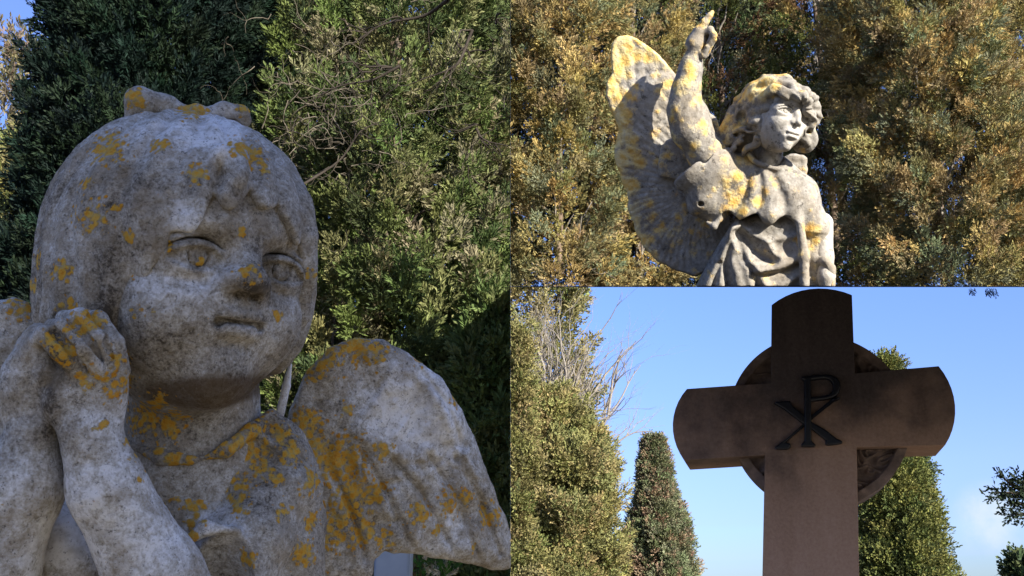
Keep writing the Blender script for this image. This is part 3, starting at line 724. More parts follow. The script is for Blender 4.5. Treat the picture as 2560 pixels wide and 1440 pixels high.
    inner = [(704, 292), (800, 280), (890, 272), (950, 284), (984, 310), (1000, 350), (1006, 395), (1000, 435), (980, 470), (940, 496), (880, 510), (800, 518), (704, 524)]
    for i in range(len(outer)-1):
        q = [z(*p) for p in (outer[i], outer[i+1], inner[i+1], inner[i])]
        f = [bm.verts.new(wp(x, y, .148)) for x, y in q]; b = [bm.verts.new(wp(x, y, -.01)) for x, y in q]
        bm.faces.new(f); bm.faces.new((f[0], f[1], b[1], b[0])); bm.faces.new((f[3], f[2], b[2], b[3]))
    prism(bm, [z(*p) for p in [(195, 615), (225, 590), (420, 575), (440, 630), (640, 800), (720, 870), (900, 970), (1060, 1095), (1135, 1130), (1140, 1165), (1060, 1182), (920, 1195), (895, 1170), (910, 1125), (700, 960), (560, 870), (330, 690)]], -.01, .138)
    prism(bm, [z(*p) for p in [(1105, 515), (1100, 550), (1020, 590), (720, 820), (640, 910), (520, 1010), (400, 1110), (360, 1150), (420, 1165), (430, 1215), (380, 1252), (215, 1245), (200, 1218), (320, 1130), (480, 1005), (600, 895), (700, 785), (950, 585), (990, 545)]], -.01, .128)
    bmesh.ops.remove_doubles(bm, verts=bm.verts, dist=1e-5)
    fin('monogram', bm, mm, .006)
if want('cross'): build_cross()

# ------------------------------------------------------------------ ledge put in to carry the angel and shade the cross; ground
def build_setting():
    k = NT('dark slate ledge', 1, 0); m = k.col(k.ramp(k.noise(6, 4), [(.3, (.02, .02, .02)), (.7, (.04, .036, .034))]))
    def lp(x, d, o): return CAM+RIGHT*x+(FWD-UP*(-4/FOC))*d+SHELF_N*o
    V = [lp(.0, 2.5, 0), lp(3.6, 2.5, 0)]+[lp(x, d, o) for o in (.0, -.002) for x, d in ((-.0, 2.7), (3.6, 2.7), (3.6, 8.6), (-.0, 8.6))]
    Fc = [(0, 1, 3, 2), (0, 6, 7, 1), (2, 3, 4, 5), (9, 8, 7, 6), (3, 7, 8, 4), (5, 4, 8, 9), (2, 5, 9, 6), (0, 2, 6), (1, 7, 3)]
    tag(mesh_obj('added_ledge', V, Fc, m, None, V[0], smooth=False), kind='structure')
    g = NT('dry grass and gravel', .95, .1); nz = g.noise(.6, 6, .7)
    mg = g.col(g.ramp(nz, [(.3, (.10, .085, .05)), (.5, (.16, .135, .09)), (.7, (.23, .195, .135))]))
    r = 900; tag(mesh_obj('ground', [(-r, -r, 0), (r, -r, 0), (r, r, 0), (-r, r, 0)], [(0, 1, 2, 3)], mg, smooth=False), kind='structure')
build_setting()
# ------------------------------------------------------------------ trees
rng = np.random.default_rng(7)
def unit(v): return v/np.maximum(np.linalg.norm(v, axis=-1, keepdims=True), 1e-9)
def leaf_mat(name, trans=.25):
    k = NT(name, .7, .15); c = k.attr('tint', 'Color')
    k.val(k.b.inputs['Base Color'], c)
    t = k.n.new('ShaderNodeBsdfTranslucent'); k.lk(c, t.inputs['Color'])
    mx = k.n.new('ShaderNodeMixShader'); mx.inputs[0].default_value = trans
    k.lk(k.b.outputs[0], mx.inputs[1]); k.lk(t.outputs[0], mx.inputs[2])
    k.lk(mx.outputs[0], k.n['Material Output'].inputs['Surface']); return k.m
LEAF = leaf_mat('cypress leaf', .12)
def bark_mat(name, a, b):
    k = NT(name, .95, .1); v = k.noise(14, 5, .7); k.bump(v, .5, .02); return k.col(k.ramp(v, [(.3, a), (.7, b)]))
BARK = bark_mat('cypress bark', (.07, .05, .035), (.20, .15, .11))
DEAD = bark_mat('bare grey wood', (.12, .105, .09), (.30, .27, .23))
TWIG = bark_mat('dark twig', (.02, .016, .013), (.06, .05, .04))

def template(nb, width, flat=.5):
    """a spray: nb thin pointed blades along a stem of length 1 (axis z)"""
    vs = []
    for i in range(nb):
        t = i/max(nb-1, 1); s = -1 if i % 2 else 1
        b = np.array([rng.normal(0, .02), rng.normal(0, .02), t*.72])
        L = (.55-.28*t)*rng.uniform(.8, 1.2); ang = rng.uniform(.45, .95)*(1-.75*t)
        az = (0 if s > 0 else math.pi)+rng.normal(0, flat)
        d = np.array([math.cos(az)*math.sin(ang), math.sin(az)*math.sin(ang), math.cos(ang)])
        p = np.cross(d, rng.normal(size=3)); p = p/np.linalg.norm(p)*width*rng.uniform(.7, 1.25)
        vs += [b, b+d*L*.5+p, b+d*L, b+d*L*.5-p]
    return np.array(vs)
TEMPL = [template(11, .055) for _ in range(8)]
TMID = [template(8, .075) for _ in range(8)]
TSMALL = [template(5, .12) for _ in range(8)]
def basis(d, n):
    """rotation matrices whose third column is d, with a random roll"""
    a = rng.normal(size=(n, 3)); x = unit(np.cross(a, d)); y = np.cross(d, x)
    return np.stack([x, y, d], -1)
def panel_ok(P, panel, pad=0.0):
    v = P-CAM; a = v @ SIDE_N; b = v @ SHELF_N
    if panel == 1: return a < -pad
    return (a > pad) & ((b > pad+.006) if panel == 2 else (b < -pad-.008))
def in_view(P, m=110):
    v = P-CAM; w = v @ FWD; px = 1280+FOC*(v @ RIGHT)/np.maximum(w, .1); py = 720-FOC*(v @ UP)/np.maximum(w, .1)
    return (w > .3) & (px > -m) & (px < 2560+m) & (py > -m) & (py < 1440+m)
def sprays(pos, dirs, size, tint, panel, tem=None):
    tem = tem or TEMPL; keep = in_view(pos) if panel else np.ones(len(pos), bool)
    if panel: keep &= panel_ok(pos, panel, -.02*np.linalg.norm(pos-CAM, axis=1))
    pos, dirs, size, tint = pos[keep], dirs[keep], size[keep], tint[keep]
    V, Tn = [], []; which = rng.integers(0, len(tem), len(pos))
    for k, t in enumerate(tem):
        m = which == k; n = int(m.sum())
        if not n: continue
        B = basis(dirs[m], n)
        v = np.einsum('nij,kj->nki', B, t)*size[m][:, None, None]+pos[m][:, None]
        c = np.repeat(tint[m][:, None], len(t), 1)*rng.uniform(.8, 1.2, (n, len(t)//4, 1)).repeat(4, 1)
        V.append(v.reshape(-1, 4, 3)); Tn.append(c.reshape(-1, 4, 3))
    if not V: return np.zeros((0, 4, 3)), np.zeros((0, 4, 3))
    V = np.concatenate(V); Tn = np.concatenate(Tn)
    if panel:
        # blades that would cross into the next display are trimmed flush, like a clipped hedge
        F_ = V.reshape(-1, 3)
        a = (F_-CAM) @ SIDE_N; e = np.maximum(a+.0001, 0) if panel == 1 else np.minimum(a-.0001, 0)
        F_ = F_-e[:, None]*SIDE_N
        if panel > 1:
            a = (F_-CAM) @ SHELF_N; e = np.minimum(a-.0002, 0) if panel == 2 else np.maximum(a+.003, 0)
            F_ = F_-e[:, None]*SHELF_N
        V = F_.reshape(-1, 4, 3)
    return V, Tn
def pick(pal, n, jit=.22):
    pal = np.array([p[:3] for p in pal])*1.0; w = None
    return pal[rng.integers(0, len(pal), n)]*rng.uniform(1-jit, 1+jit, (n, 1))*rng.uniform(.93, 1.07, (n, 3))
def tubes(lines, panel, sides=5, cutoff=True):
    """lines: list of (points (k,3), radii (k)) -> one mesh"""
    V, Fc = [], []; n0 = 0
    for pts, rad in lines:
        pts = np.asarray(pts); k = len(pts)
        if panel:
            ok = panel_ok(pts, panel, .004)
            if cutoff and not ok.all():
                j = int(np.argmin(ok));
                if j < 2: 
                    continue
                pts, rad, k = pts[:j], rad[:j], j
        t = unit(np.gradient(pts, axis=0)); a = np.cross(t, [.31, .2, .93]); x = unit(a); y = np.cross(t, x)
        an = np.linspace(0, 2*np.pi, sides, endpoint=False)
        ring = pts[:, None]+(np.cos(an)[None, :, None]*x[:, None]+np.sin(an)[None, :, None]*y[:, None])*np.asarray(rad)[:, None, None]
        V.append(ring.reshape(-1, 3))
        i, j = np.meshgrid(np.arange(k-1), np.arange(sides), indexing='ij')
        q = np.stack([i*sides+j, i*sides+(j+1) % sides, (i+1)*sides+(j+1) % sides, (i+1)*sides+j], -1).reshape(-1, 4)+n0
        Fc.append(q); n0 += k*sides
    return (np.concatenate(V), np.concatenate(Fc)) if V else (None, None)
def bough(p0, d0, L, r0, n=7, wob=.25, bend=(0, 0, 0), tip=.25):
    pts = [np.asarray(p0, float)]; d = unit(np.asarray(d0, float)); rad = [r0]
    for i in range(n):
        d = unit(d+rng.normal(0, wob, 3)*.5+np.asarray(bend)/n); pts.append(pts[-1]+d*L/n); rad.append(r0*(1-(1-tip)*(i+1)/n))
    return np.array(pts), np.array(rad)
def forked(p0, d0, L, r0, depth, wob=.3, spread=.7, kids=3, bend=(0, 0, 0)):
    out = [bough(p0, d0, L, r0, 7, wob, bend)]
    if depth:
        pts, rad = out[0]
        for _ in range(kids):
            i = rng.integers(2, len(pts)); d = unit(unit(pts[i]-pts[i-1])+rng.normal(0, spread, 3))
            out += forked(pts[i], d, L*rng.uniform(.45, .7), rad[i]*.65, depth-1, wob, spread, kids, bend)
    return out

def cypress(name, label, cat, group, panel, px, D, hw, ytop, ybot, pal, n_tuft, tuft, spray, per, shape='column', fill=.3, trunk=True, dead=0, updir=.8, tem=None, lump=.25, bark=BARK, dmat=DEAD, nshell=1.0, gaps=0., tr=None, gf=2.6):
    """a tree whose crown is centred on photo column px at distance D; hw = half width in photo px; ytop/ybot = photo rows of the crown"""
    lo_, hi_ = (716, 1440) if panel == 3 else (0, 716) if panel == 2 else (0, 1440)
    c = at(px, (max(ytop, lo_)+min(ybot, hi_))/2, D); cx, cy = c[0], c[1]; R = hw*D/FOC*.95
    def zrow(y): r = ray(px, y); return CAM[2]+r[2]*(cy/r[1])
    zt, zb = zrow(ytop), max(zrow(ybot), .4)
    root = thing(name, label, cat, (cx, cy, 0), group)
    n = n_tuft; zz = zb+(zt-zb)*rng.uniform(0, 1, n)**(1.0); t = (zz-zb)/(zt-zb)
    prof = {'column': np.minimum(1, (1-t)*4+.12)**.6, 'cone': np.clip(1-t, 0.02, 1)**.75, 'spire': np.clip(1-t, 0.01, 1)**1.05, 'wall': np.ones(n), 'egg': np.sqrt(np.clip(1-(2*t-1)**2, .02, 1))}[shape]
    phi = rng.uniform(-math.pi, math.pi, n)*.78-math.pi/2                 # mostly the side seen from the path
    out = np.stack([np.cos(phi), np.sin(phi), np.zeros(n)], 1)
    lumpy = 1+lump*(fbm(np.stack([np.cos(phi)*2.2+cx*3, np.sin(phi)*2.2, zz*1.6/max(R, .1)], 1), 2)-.5)*2
    inner = rng.uniform(0, 1, n) < fill
    rad = R*prof*np.where(inner, rng.uniform(.15, .75, n), rng.uniform(.82, 1.0, n))*lumpy
    P = np.stack([np.full(n, cx), np.full(n, cy), zz], 1)+out*rad[:, None]
    if gaps > 0:
        g = fbm(P/max(R, .1)*gf+11.7, 2); keep = g > gaps; P, out, inner, t = P[keep], out[keep], inner[keep], t[keep]; n = len(P)
    vis = in_view(P, 200); P, out, inner = P[vis], out[vis], inner[vis]; n = len(P)
    ax = unit(out*.7+np.array([0, 0, updir])+rng.normal(0, .25, (n, 3)))
    tc = pick(pal, n, .2)
    m = n*per; ti = np.repeat(np.arange(n), per); ts = rng.uniform(.7, 1.3, n)[ti]*tuft
    q = rng.normal(size=(m, 3)); q = unit(q)*rng.uniform(0, 1, (m, 1))**.4
    al = rng.uniform(-.4, 1.25, m); wd = np.sqrt(np.clip(1-((al-.25)/1.05)**2, .03, 1))      # flame-shaped plume
    pos = P[ti]+q*(ts*wd*.55)[:, None]+ax[ti]*(al*ts)[:, None]
    dr = unit(ax[ti]*.8+q*1.0+rng.normal(0, .2, (m, 3)))
    sz = spray*rng.uniform(.6, 1.3, m)
    ct = tc[ti]*rng.uniform(.8, 1.25, (m, 1))
    V, Tn = sprays(pos, dr, sz, ct, panel, tem)
    k = len(V)
    mesh_obj('crown', V.reshape(-1, 3), np.arange(k*4).reshape(-1, 4), LEAF, root, (cx, cy, 0), smooth=False, cols=Tn.reshape(-1, 3))
    lines = []
    if trunk:
        top = min(zt-.1*(zt-zb), zb+9*R) if shape != 'wall' else zt
        r0 = R*(.13 if tr is None else tr); pts = np.array([[cx+.04*R*math.sin(z*1.3), cy+.04*R*math.cos(z*1.1), z] for z in np.linspace(0, top, 24)])
        V, Fc = tubes([(pts, np.linspace(r0, r0*.3, 24))], panel if panel else 0, 9, False)
        if panel and V is not None:      # where the display ends the trunk ends too
            ok = panel_ok(V, panel).reshape(24, 9).all(1); fr = np.array([ok[i//9] and ok[i//9+1] for i in range(len(Fc))]); Fc = Fc[fr]
        if len(Fc):
            used, inv = np.unique(Fc, return_inverse=True)
            mesh_obj('trunk', V[used], inv.reshape(-1, 4), bark, root, (cx, cy, 0))
        for _ in range(26 if nshell else 0):
            z = rng.uniform(zb, top); a = rng.uniform(-math.pi, 0)
            lines.append(bough((cx, cy, z), (math.cos(a), math.sin(a), 1.1), R*rng.uniform(.6, 1.0), R*.03, 6, .35, (0, 0, .5)))
    for _ in range(dead):
        z = rng.uniform(zb, zt); a = rng.uniform(-math.pi, 0); o_ = np.array([math.cos(a), math.sin(a), 0])
        lines += forked(np.array([cx, cy, z])+o_*R*.55, o_*.6+np.array([0, 0, .7]), R*rng.uniform(.35, .6), R*.014, 1, .5, .6, 2)
    lines = [l for l in lines if in_view(l[0], 150).any()]
    if lines:
        V, Fc = tubes(lines, panel, 4)
        if V is not None: mesh_obj('branches', V, Fc, dmat, root, (cx, cy, 0))
    return root

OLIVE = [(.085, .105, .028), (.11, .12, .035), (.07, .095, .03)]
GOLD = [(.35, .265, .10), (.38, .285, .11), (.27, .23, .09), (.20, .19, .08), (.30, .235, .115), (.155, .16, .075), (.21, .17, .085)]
GREYG = [(.16, .175, .10), (.13, .15, .08)]
BROWN = [(.14, .085, .04), (.12, .07, .035)]
SHADE_DARK = [(.006, .014, .010), (.007, .018, .011), (.005, .012, .010), (.013, .024, .012)]  # the left cypress's shade is put into these near-black leaf colours
MIDG = [(.075, .105, .03), (.11, .14, .042), (.15, .155, .06), (.05, .07, .026), (.18, .165, .095)]

if want('trees1') :
    g = 'trees behind the child statue'
    cypress('cypress_tree', 'blue green cypress painted shade-dark behind the bow on the child statue', 'tree', g, 1, 315, 5.4, 265, -150, 1900, SHADE_DARK, 1700, .13, .075, 50, 'wall', .35, dmat=TWIG)
    cypress('cypress_tree', 'sunlit green leafy tree filling the space above the stone wing', 'tree', g, 1, 960, 5.9, 400, -150, 1900, MIDG, 2300, .12, .07, 54, 'wall', .4, gaps=.40, dead=14, lump=.3, dmat=bark_mat('brown twig', (.07, .055, .04), (.17, .14, .11)))
    cypress('cypress_tree', 'dark evergreen seen through the gaps of the sunlit green tree', 'tree', g, 1, 860, 7.6, 420, -150, 1900, [(.03, .045, .015), (.04, .055, .02)], 900, .2, .13, 40, 'wall', .5, nshell=0)
    cypress('cypress_tree', 'dark green shrubby tree beside the outer edge of the stone wing', 'tree', g, 1, 1235, 5.0, 100, 800, 1900, [(.07, .11, .035), (.10, .14, .045), (.13, .16, .06)], 420, .13, .085, 44, 'egg', .4)
    cypress('cypress_tree', 'pale yellow green tree peeping out beside the statue hair', 'tree', g, 1, -20, 8.5, 150, 420, 2000, [(.17, .18, .06), (.14, .16, .05), (.21, .19, .08)], 500, .24, .14, 36, 'column', .4)
    cypress('cypress_tree', 'pale brownish distant tree against the strip of blue sky', 'tree', g, 1, -40, 14, 75, 110, 2200, [(.13, .11, .06), (.10, .10, .05), (.16, .13, .09)], 300, .30, .22, 16, 'column', .3, gaps=.5, lump=.5)
    # bare twiggy branches reaching in from above
    tb = at(1180, 60, 4.4); root = thing('bare_branch', 'leafless dark branch with thin twigs above the stone wing', 'branch', tb)
    L = []
    def px_line(pts, D, r):
        c = np.array(curve_pts([at(x, y, D+dz) for x, y, dz in pts], 4)); return c, np.linspace(r, r*.35, len(c))
    for pts, r in (([(1275, 20, 0), (1180, 75, .05), (1100, 130, .1), (1000, 165, .1), (930, 172, .1)], .016), ([(1275, 260, 0), (1215, 295, .05), (1190, 320, .1), (1170, 400, .1), (1182, 450, .1)], .008),
                   ([(1180, 75, .05), (1150, 150, 0), (1120, 175, 0), (1050, 200, 0)], .008), ([(1190, 320, .1), (1210, 350, .1), (1270, 365, .1)], .007), ([(1120, 0, 0), (1060, 40, .1), (960, 60, .1), (880, 110, .1)], .009),
                   ([(1000, 165, .1), (930, 200, .1), (850, 215, .1), (760, 260, .1)], .007), ([(760, 460, 0), (850, 400, .1), (900, 330, .1), (960, 300, .1)], .006)):
        l = px_line(pts, 4.4, r); L.append(l)
        for _ in range(9):
            i = rng.integers(1, len(l[0])-1); d = unit(l[0][i]-l[0][i-1])
            L += forked(l[0][i], d+rng.normal(0, .55, 3)*[1, .6, 1], rng.uniform(.10, .34), r*.32, 1, .6, .6, 2)
    L = [l for l in L if in_view(l[0], 60).any()]
    V, Fc = tubes(L, 1, 5); mesh_obj('wood', V, Fc, TWIG, root, tb)
    # brown dry twigs tangled in front of the green tree
    root = thing('dry_twigs', 'tangle of dead brown twigs to the right of the hair bow', 'twigs', at(800, 300, 5.1)); L = []
    for _ in range(120):
        x, y = rng.normal(830, 110), rng.normal(300, 120)
        L += forked(at(x, y, rng.uniform(4.9, 5.3)), rng.normal(0, 1, 3)*[1, .4, .7]-np.array([0, 0, .3]), rng.uniform(.12, .3), .0032, 1, .7, .7, 2)
    V, Fc = tubes(L, 1, 4); mesh_obj('wood', V, Fc, bark_mat('brown dry twig', (.06, .05, .035), (.15, .13, .10)), root, at(800, 300, 5.1))
    # pale block and a green plant seen under the wing
    b0 = at(985, 1400, 3.2); root = None
    V = []; k = NT('blue grey painted stone', .6, .3); mk = k.col(k.ramp(k.noise(9, 4), [(.3, (.22, .27, .34)), (.7, (.30, .35, .42))]))
    import bmesh
    bm = bmesh.new(); bmesh.ops.create_cube(bm, size=1); w_ = 88*3.2/FOC
    for v in bm.verts: v.co = Vector((v.co.x*w_, v.co.y*w_, (v.co.z-.5)*b0[2]+.05))
    bmesh.ops.bevel(bm, geom=list(bm.edges), offset=.006, segments=2, affect='EDGES')
    me = bpy.data.meshes.new('grave_pillar'); bm.to_mesh(me); bm.free(); me.materials.append(mk); o = bpy.data.objects.new('grave_pillar', me); C.objects.link(o); o.location = (b0[0], b0[1], b0[2]-.0)
    tag(o, 'small blue grey block below the lower edge of the stone wing', 'block')
    n = 60; pos = np.array([at(x, y, 3.4) for x, y in zip(rng.uniform(1040, 1130, n), rng.uniform(1405, 1460, n))]); b1 = at(1085, 1440, 3.4)
    V, Tn = sprays(pos, unit(rng.normal(0, .6, (n, 3))+[0, 0, .8]), np.full(n, .05), pick([(.06, .16, .03), (.04, .10, .02), (.45, .42, .30)], n), 1)
    tag(mesh_obj('green_shrub', V.reshape(-1, 3), np.arange(len(V)*4).reshape(-1, 4), LEAF, None, b1, smooth=False, cols=Tn.reshape(-1, 3)), 'tiny bright green shrub under the stone wing', 'shrub')

if want('trees2'):
    g = 'cypresses behind the pointing angel'
    T2 = GOLD+GREYG[:1]
    kw = dict(dead=12, gf=3.4, updir=.5)
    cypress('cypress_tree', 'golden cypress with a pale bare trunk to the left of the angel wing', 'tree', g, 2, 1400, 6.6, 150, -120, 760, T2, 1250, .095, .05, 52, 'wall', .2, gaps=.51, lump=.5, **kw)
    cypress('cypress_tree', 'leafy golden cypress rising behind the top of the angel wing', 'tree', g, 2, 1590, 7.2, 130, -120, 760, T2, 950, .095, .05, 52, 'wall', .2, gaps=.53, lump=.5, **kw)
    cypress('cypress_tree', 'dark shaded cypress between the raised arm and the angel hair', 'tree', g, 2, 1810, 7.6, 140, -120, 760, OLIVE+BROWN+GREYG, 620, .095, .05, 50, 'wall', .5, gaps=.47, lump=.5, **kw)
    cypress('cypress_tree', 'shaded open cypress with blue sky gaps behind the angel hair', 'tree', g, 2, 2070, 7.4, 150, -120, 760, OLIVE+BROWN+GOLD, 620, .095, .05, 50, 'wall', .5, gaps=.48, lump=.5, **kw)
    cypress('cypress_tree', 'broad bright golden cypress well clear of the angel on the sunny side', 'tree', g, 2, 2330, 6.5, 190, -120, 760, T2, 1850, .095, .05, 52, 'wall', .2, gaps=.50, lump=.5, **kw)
    cypress('cypress_tree', 'golden cypress cut off by the right hand edge above the cross', 'tree', g, 2, 2540, 6.9, 110, -120, 760, T2, 900, .095, .05, 52, 'wall', .2, gaps=.50, lump=.5, **kw)
    for lab, px_, D_ in (('evergreen painted shade-dark deep behind the bare pale trunk', 1450, 9.2), ('evergreen painted shade-dark deep behind the raised arm of the angel', 1760, 9.6), ('evergreen painted shade-dark deep behind the head of the angel', 2090, 9.4), ('evergreen painted shade-dark deep behind the broad golden cypress', 2420, 9.2)):
        cypress('evergreen_tree', lab, 'tree', g, 2, px_, D_, 190, -120, 760, [(.022, .026, .012), (.03, .03, .012), (.018, .024, .012)], 460, .2, .09, 46, 'wall', .6, gaps=.36, nshell=0)  # shade of the deep gaps is put into these dark leaf colours

if want('trees3'):
    g = 'trees beyond the stone cross'
    P3 = [(.12, .125, .045), (.15, .14, .05), (.09, .11, .04), (.11, .10, .04)]
    P3 = [(.17, .165, .06), (.20, .18, .07), (.13, .145, .05), (.22, .19, .085)]
    cypress('cypress_tree', 'tall olive cypress standing tallest beyond the cross, with bare branches beside it', 'tree', g, 3, 1345, 36, 116, 420, 1700, P3, 800, .62, .24, 80, 'wall', .4, lump=.6, tem=TSMALL, gaps=.44, gf=3.5)
    cypress('cypress_tree', 'broad yellow green cypress in front of the bare grey branches', 'tree', g, 3, 1378, 28, 126, 1010, 2300, [(.23, .215, .08), (.20, .20, .075), (.25, .21, .09), (.16, .17, .065)], 1500, .46, .17, 80, 'egg', .4, lump=.9, tem=TSMALL, gaps=.45, gf=3.2, dead=26)
    cypress('cypress_tree', 'slender olive tree at the very left of the display with the cross', 'tree', g, 3, 1290, 27, 52, 850, 2100, P3, 420, .44, .17, 70, 'cone', .4, lump=.7, tem=TSMALL, gaps=.36, gf=3)
    cypress('cypress_tree', 'slim cypress with brown tips standing left of the cross arm', 'tree', g, 3, 1642, 36, 140, 1112, 1950, [(.15, .17, .09), (.13, .155, .075), (.24, .17, .11), (.17, .17, .10)], 2600, .32, .16, 56, 'spire', .4, lump=.45, nshell=0, tem=TSMALL, gaps=.30, gf=5)
    cypress('cypress_tree', 'dense green cypress standing behind the right arm of the cross', 'tree', g, 3, 2232, 24, 112, 935, 2300, [(.12, .135, .038), (.155, .16, .046), (.08, .10, .034)], 1900, .38, .14, 70, 'cone', .4, lump=.55, tem=TSMALL, gaps=.33, gf=5)
    cypress('cypress_tree', 'small dark tree top at the lower right corner', 'tree', g, 3, 2602, 30, 62, 1425, 1900, [(.03, .05, .02), (.06, .08, .03)], 220, .5, .36, 40, 'column', .45, lump=.4, tem=TSMALL)
    # bare grey branches
    b = at(1400, 1250, 32); root = thing('dead_tree', 'leafless grey tree with upswept bare branches in front of the tall cypress', 'tree', (b[0], b[1], 0)); L = []
    tk = np.array([[b[0], b[1], z] for z in np.linspace(0, at(1390, 1120, 32)[2], 14)])
    V, Fc = tubes([(tk, np.linspace(.32, .16, 14))], 0, 9); mesh_obj('trunk', V, Fc, DEAD, root, (b[0], b[1], 0))
    for _ in range(84):
        x0, y0 = rng.normal(1385, 62), rng.uniform(960, 1200); lean = (x0-1380)/150+rng.normal(0, .28)
        L += forked(at(x0, y0, rng.uniform(31., 33.)), (lean*.55, -.1, 1), rng.uniform(1.6, 2.8), .045, 2, .35, .38, 3, (lean*.3, 0, .3))
    for _ in range(9):
        L += forked(at(rng.uniform(1420, 1470), rng.uniform(1040, 1180), 31.2), (.8, -.1, .7+rng.normal(0, .3)), rng.uniform(1.0, 1.5), .035, 2, .4, .5, 3, (.2, 0, .35))
    V, Fc = tubes(L, 3, 4); mesh_obj('branches', V, Fc, DEAD, root, (b[0], b[1], 0))
    # dark leafy branch from the right, hanging sprig under the ledge
    b = at(2560, 1250, 12); root = thing('leafy_branch', 'dark leafy branch reaching in from the right beside the small cloud', 'branch', b); L = []; ps, ds = [], []
    for pts in ([(2640, 1270), (2560, 1230), (2520, 1205), (2498, 1180)], [(2580, 1240), (2530, 1232), (2476, 1232)], [(2640, 1330), (2570, 1290), (2520, 1285)], [(2640, 1200), (2580, 1200), (2545, 1205)], [(2600, 1260), (2550, 1260), (2530, 1255)]):
        c = np.array(curve_pts([at(x, y, 12) for x, y in pts], 6)); L.append((c, np.linspace(.03, .006, len(c))))
        for _ in range(70):
            i = rng.integers(len(c)//4, len(c)); ps.append(c[i]+rng.normal(0, .045, 3)); ds.append(rng.normal(0, .6, 3)+unit(c[-1]-c[0])*.6)
    V, Fc = tubes(L, 3, 5); mesh_obj('stem', V, Fc, TWIG, root, b)
    n = len(ps); V, Tn = sprays(np.array(ps), unit(np.array(ds)), rng.uniform(.07, .14, n), pick([(.015, .025, .012), (.02, .03, .015)], n), 3, TSMALL)
    mesh_obj('leaves', V.reshape(-1, 3), np.arange(len(V)*4).reshape(-1, 4), LEAF, root, b, smooth=False, cols=Tn.reshape(-1, 3))
    b = at(2460, 716, 7.2); ps, ds = [], []
    for x in (2428, 2432, 2466, 2470, 2478, 2486):
        for y in np.arange(719, 719+rng.integers(10, 20), 3.5): ps.append(at(x+rng.normal(0, 3), y, 7.2)); ds.append((rng.normal(0, .5), 0, -1))
    n = len(ps); V, Tn = sprays(np.array(ps), unit(np.array(ds)), np.full(n, .045), pick([(.02, .03, .02)], n), 3, TEMPL)
    tag(mesh_obj('hanging_sprig', V.reshape(-1, 3), np.arange(len(V)*4).reshape(-1, 4), LEAF, None, b, smooth=False, cols=Tn.reshape(-1, 3)), 'small sprig hanging into the sky at the upper right of the cross', 'sprig')

# unseen tree added out of view so its crown shades the child statue
if want('shade'):
    c = at(600, 860, 1.75); s_ = np.array([math.cos(SUN_EL)*math.sin(SUN_AZ), -math.cos(SUN_EL)*math.cos(SUN_AZ), math.sin(SUN_EL)])
    q = c+s_*3.7; root = thing('added_shade_tree', 'bushy evergreen tree added out of view to shade the child statue', 'tree', (q[0], q[1], 0))
    n = 26000; u_ = unit(rng.normal(size=(n, 3)))*(rng.uniform(.25, 1, (n, 1))**.5)
    pos = q+u_*np.array([1.42, 1.2, 1.42]); V, Tn = sprays(pos, unit(u_+[0, 0, .4]), rng.uniform(.14, .26, n), pick(OLIVE, n), 0)
    mesh_obj('crown', V.reshape(-1, 3), np.arange(len(V)*4).reshape(-1, 4), LEAF, root, (q[0], q[1], 0), smooth=False, cols=Tn.reshape(-1, 3))
    tk = np.array([[q[0], q[1], z] for z in np.linspace(0, q[2]-.2, 10)]); V, Fc = tubes([(tk, np.linspace(.13, .07, 10))], 0, 9); mesh_obj('trunk', V, Fc, BARK, root, (q[0], q[1], 0))
# ------------------------------------------------------------------ camera, sun, sky
sc = bpy.context.scene
cd = bpy.data.cameras.new('camera'); cam = bpy.data.objects.new('camera', cd); C.objects.link(cam)
cam.location = tuple(CAM); cam.rotation_euler = (R_(90)+PITCH, 0, 0)
cd.sensor_width = 36; cd.lens = 36*FOC/2560; cd.clip_start = .05; cd.clip_end = 2000
sc.camera = cam
sdir = Vector((math.cos(SUN_EL)*math.sin(SUN_AZ), -math.cos(SUN_EL)*math.cos(SUN_AZ), math.sin(SUN_EL)))
sl = bpy.data.lights.new('sun', 'SUN'); so = bpy.data.objects.new('sun', sl); C.objects.link(so)
sl.energy = 5.0; sl.angle = R_(.5); sl.color = (1, .93, .82)
so.rotation_euler = sdir.to_track_quat('Z', 'Y').to_euler(); so.location = (4, -6, 9)
w = bpy.data.worlds.new('World'); sc.world = w; w.use_nodes = True
nt = w.node_tree; bg = nt.nodes['Background']
sky = nt.nodes.new('ShaderNodeTexSky'); sky.sky_type = 'NISHITA'; sky.sun_disc = False
sky.sun_elevation = SUN_EL; sky.sun_rotation = math.atan2(sdir.x, sdir.y)
sky.air_density = 1.0; sky.dust_density = .6; sky.ozone_density = 1.6
hs = nt.nodes.new('ShaderNodeHueSaturation'); hs.inputs['Saturation'].default_value = 1.08; hs.inputs['Hue'].default_value = .519
nt.links.new(sky.outputs[0], hs.inputs['Color'])
tcw = nt.nodes.new('ShaderNodeTexCoord'); sx = nt.nodes.new('ShaderNodeSeparateXYZ'); nt.links.new(tcw.outputs['Generated'], sx.inputs[0])
rp = nt.nodes.new('ShaderNodeValToRGB'); nt.links.new(sx.outputs['Z'], rp.inputs[0])
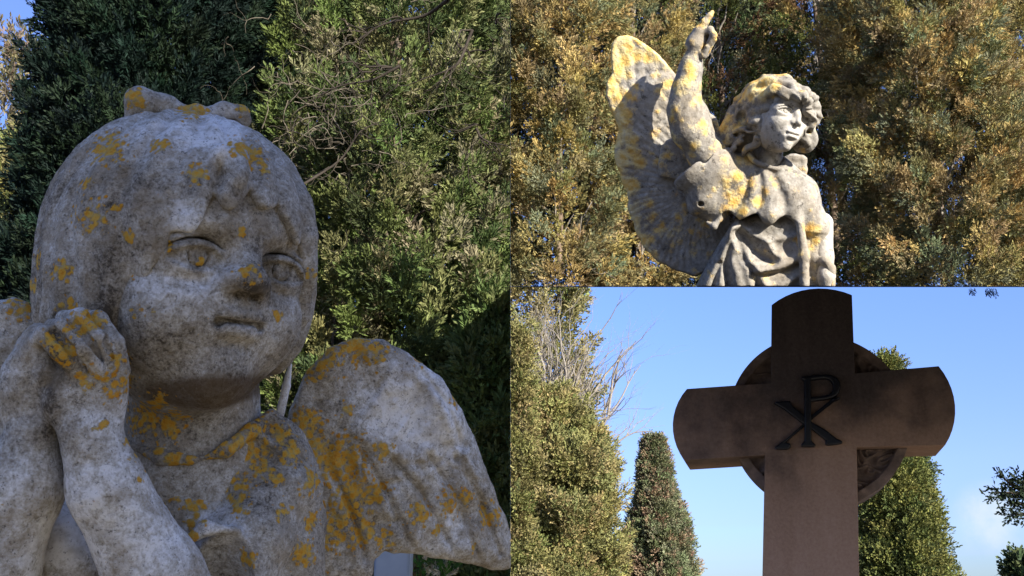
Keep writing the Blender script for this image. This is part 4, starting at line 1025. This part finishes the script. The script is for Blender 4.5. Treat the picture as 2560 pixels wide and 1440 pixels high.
for e, (q, c_) in zip([rp.color_ramp.elements[0], rp.color_ramp.elements[1], rp.color_ramp.elements.new(.15), rp.color_ramp.elements.new(.3)],
                      [(.0, (.32, .37, .62, 1)), (.6, (.58, .74, .97, 1)), (.14, (.52, .575, .85, 1)), (.30, (.60, .72, .97, 1))]): e.position = q; e.color = c_
mxs = nt.nodes.new('ShaderNodeMix'); mxs.data_type = 'RGBA'; mxs.blend_type = 'MULTIPLY'; mxs.inputs['Factor'].default_value = 1
nt.links.new(hs.outputs[0], mxs.inputs['A']); nt.links.new(rp.outputs[0], mxs.inputs['B'])
# a thin wisp of cloud low on the right
cdir = Vector(tuple(nrm(ray(2475, 1300))))
vm = nt.nodes.new('ShaderNodeVectorMath'); vm.operation = 'DISTANCE'; vm.inputs[1].default_value = cdir; nt.links.new(tcw.outputs['Generated'], vm.inputs[0])
cn = nt.nodes.new('ShaderNodeTexNoise'); cn.inputs['Scale'].default_value = 34; cn.inputs['Detail'].default_value = 6; cn.inputs['Roughness'].default_value = .62; nt.links.new(tcw.outputs['Generated'], cn.inputs['Vector'])
mr = nt.nodes.new('ShaderNodeMapRange'); mr.inputs['From Min'].default_value = .045; mr.inputs['From Max'].default_value = .008; nt.links.new(vm.outputs['Value'], mr.inputs['Value'])
m1 = nt.nodes.new('ShaderNodeMath'); m1.operation = 'MULTIPLY'; nt.links.new(mr.outputs[0], m1.inputs[0]); nt.links.new(cn.outputs['Fac'], m1.inputs[1])
m2 = nt.nodes.new('ShaderNodeMapRange'); m2.interpolation_type = 'SMOOTHSTEP'; m2.inputs['From Min'].default_value = .1; m2.inputs['From Max'].default_value = .62; m2.inputs['To Max'].default_value = .75; nt.links.new(m1.outputs[0], m2.inputs['Value'])
cm = nt.nodes.new('ShaderNodeMix'); cm.data_type = 'RGBA'; nt.links.new(m2.outputs[0], cm.inputs['Factor']); nt.links.new(mxs.outputs['Result'], cm.inputs['A']); cm.inputs['B'].default_value = (2.6, 2.9, 3.0, 1)
nt.links.new(cm.outputs['Result'], bg.inputs['Color']); bg.inputs['Strength'].default_value = .115
sc.view_settings.view_transform = 'Standard'; sc.view_settings.look = 'None'
sc.view_settings.exposure = 1.45; sc.view_settings.gamma = 1
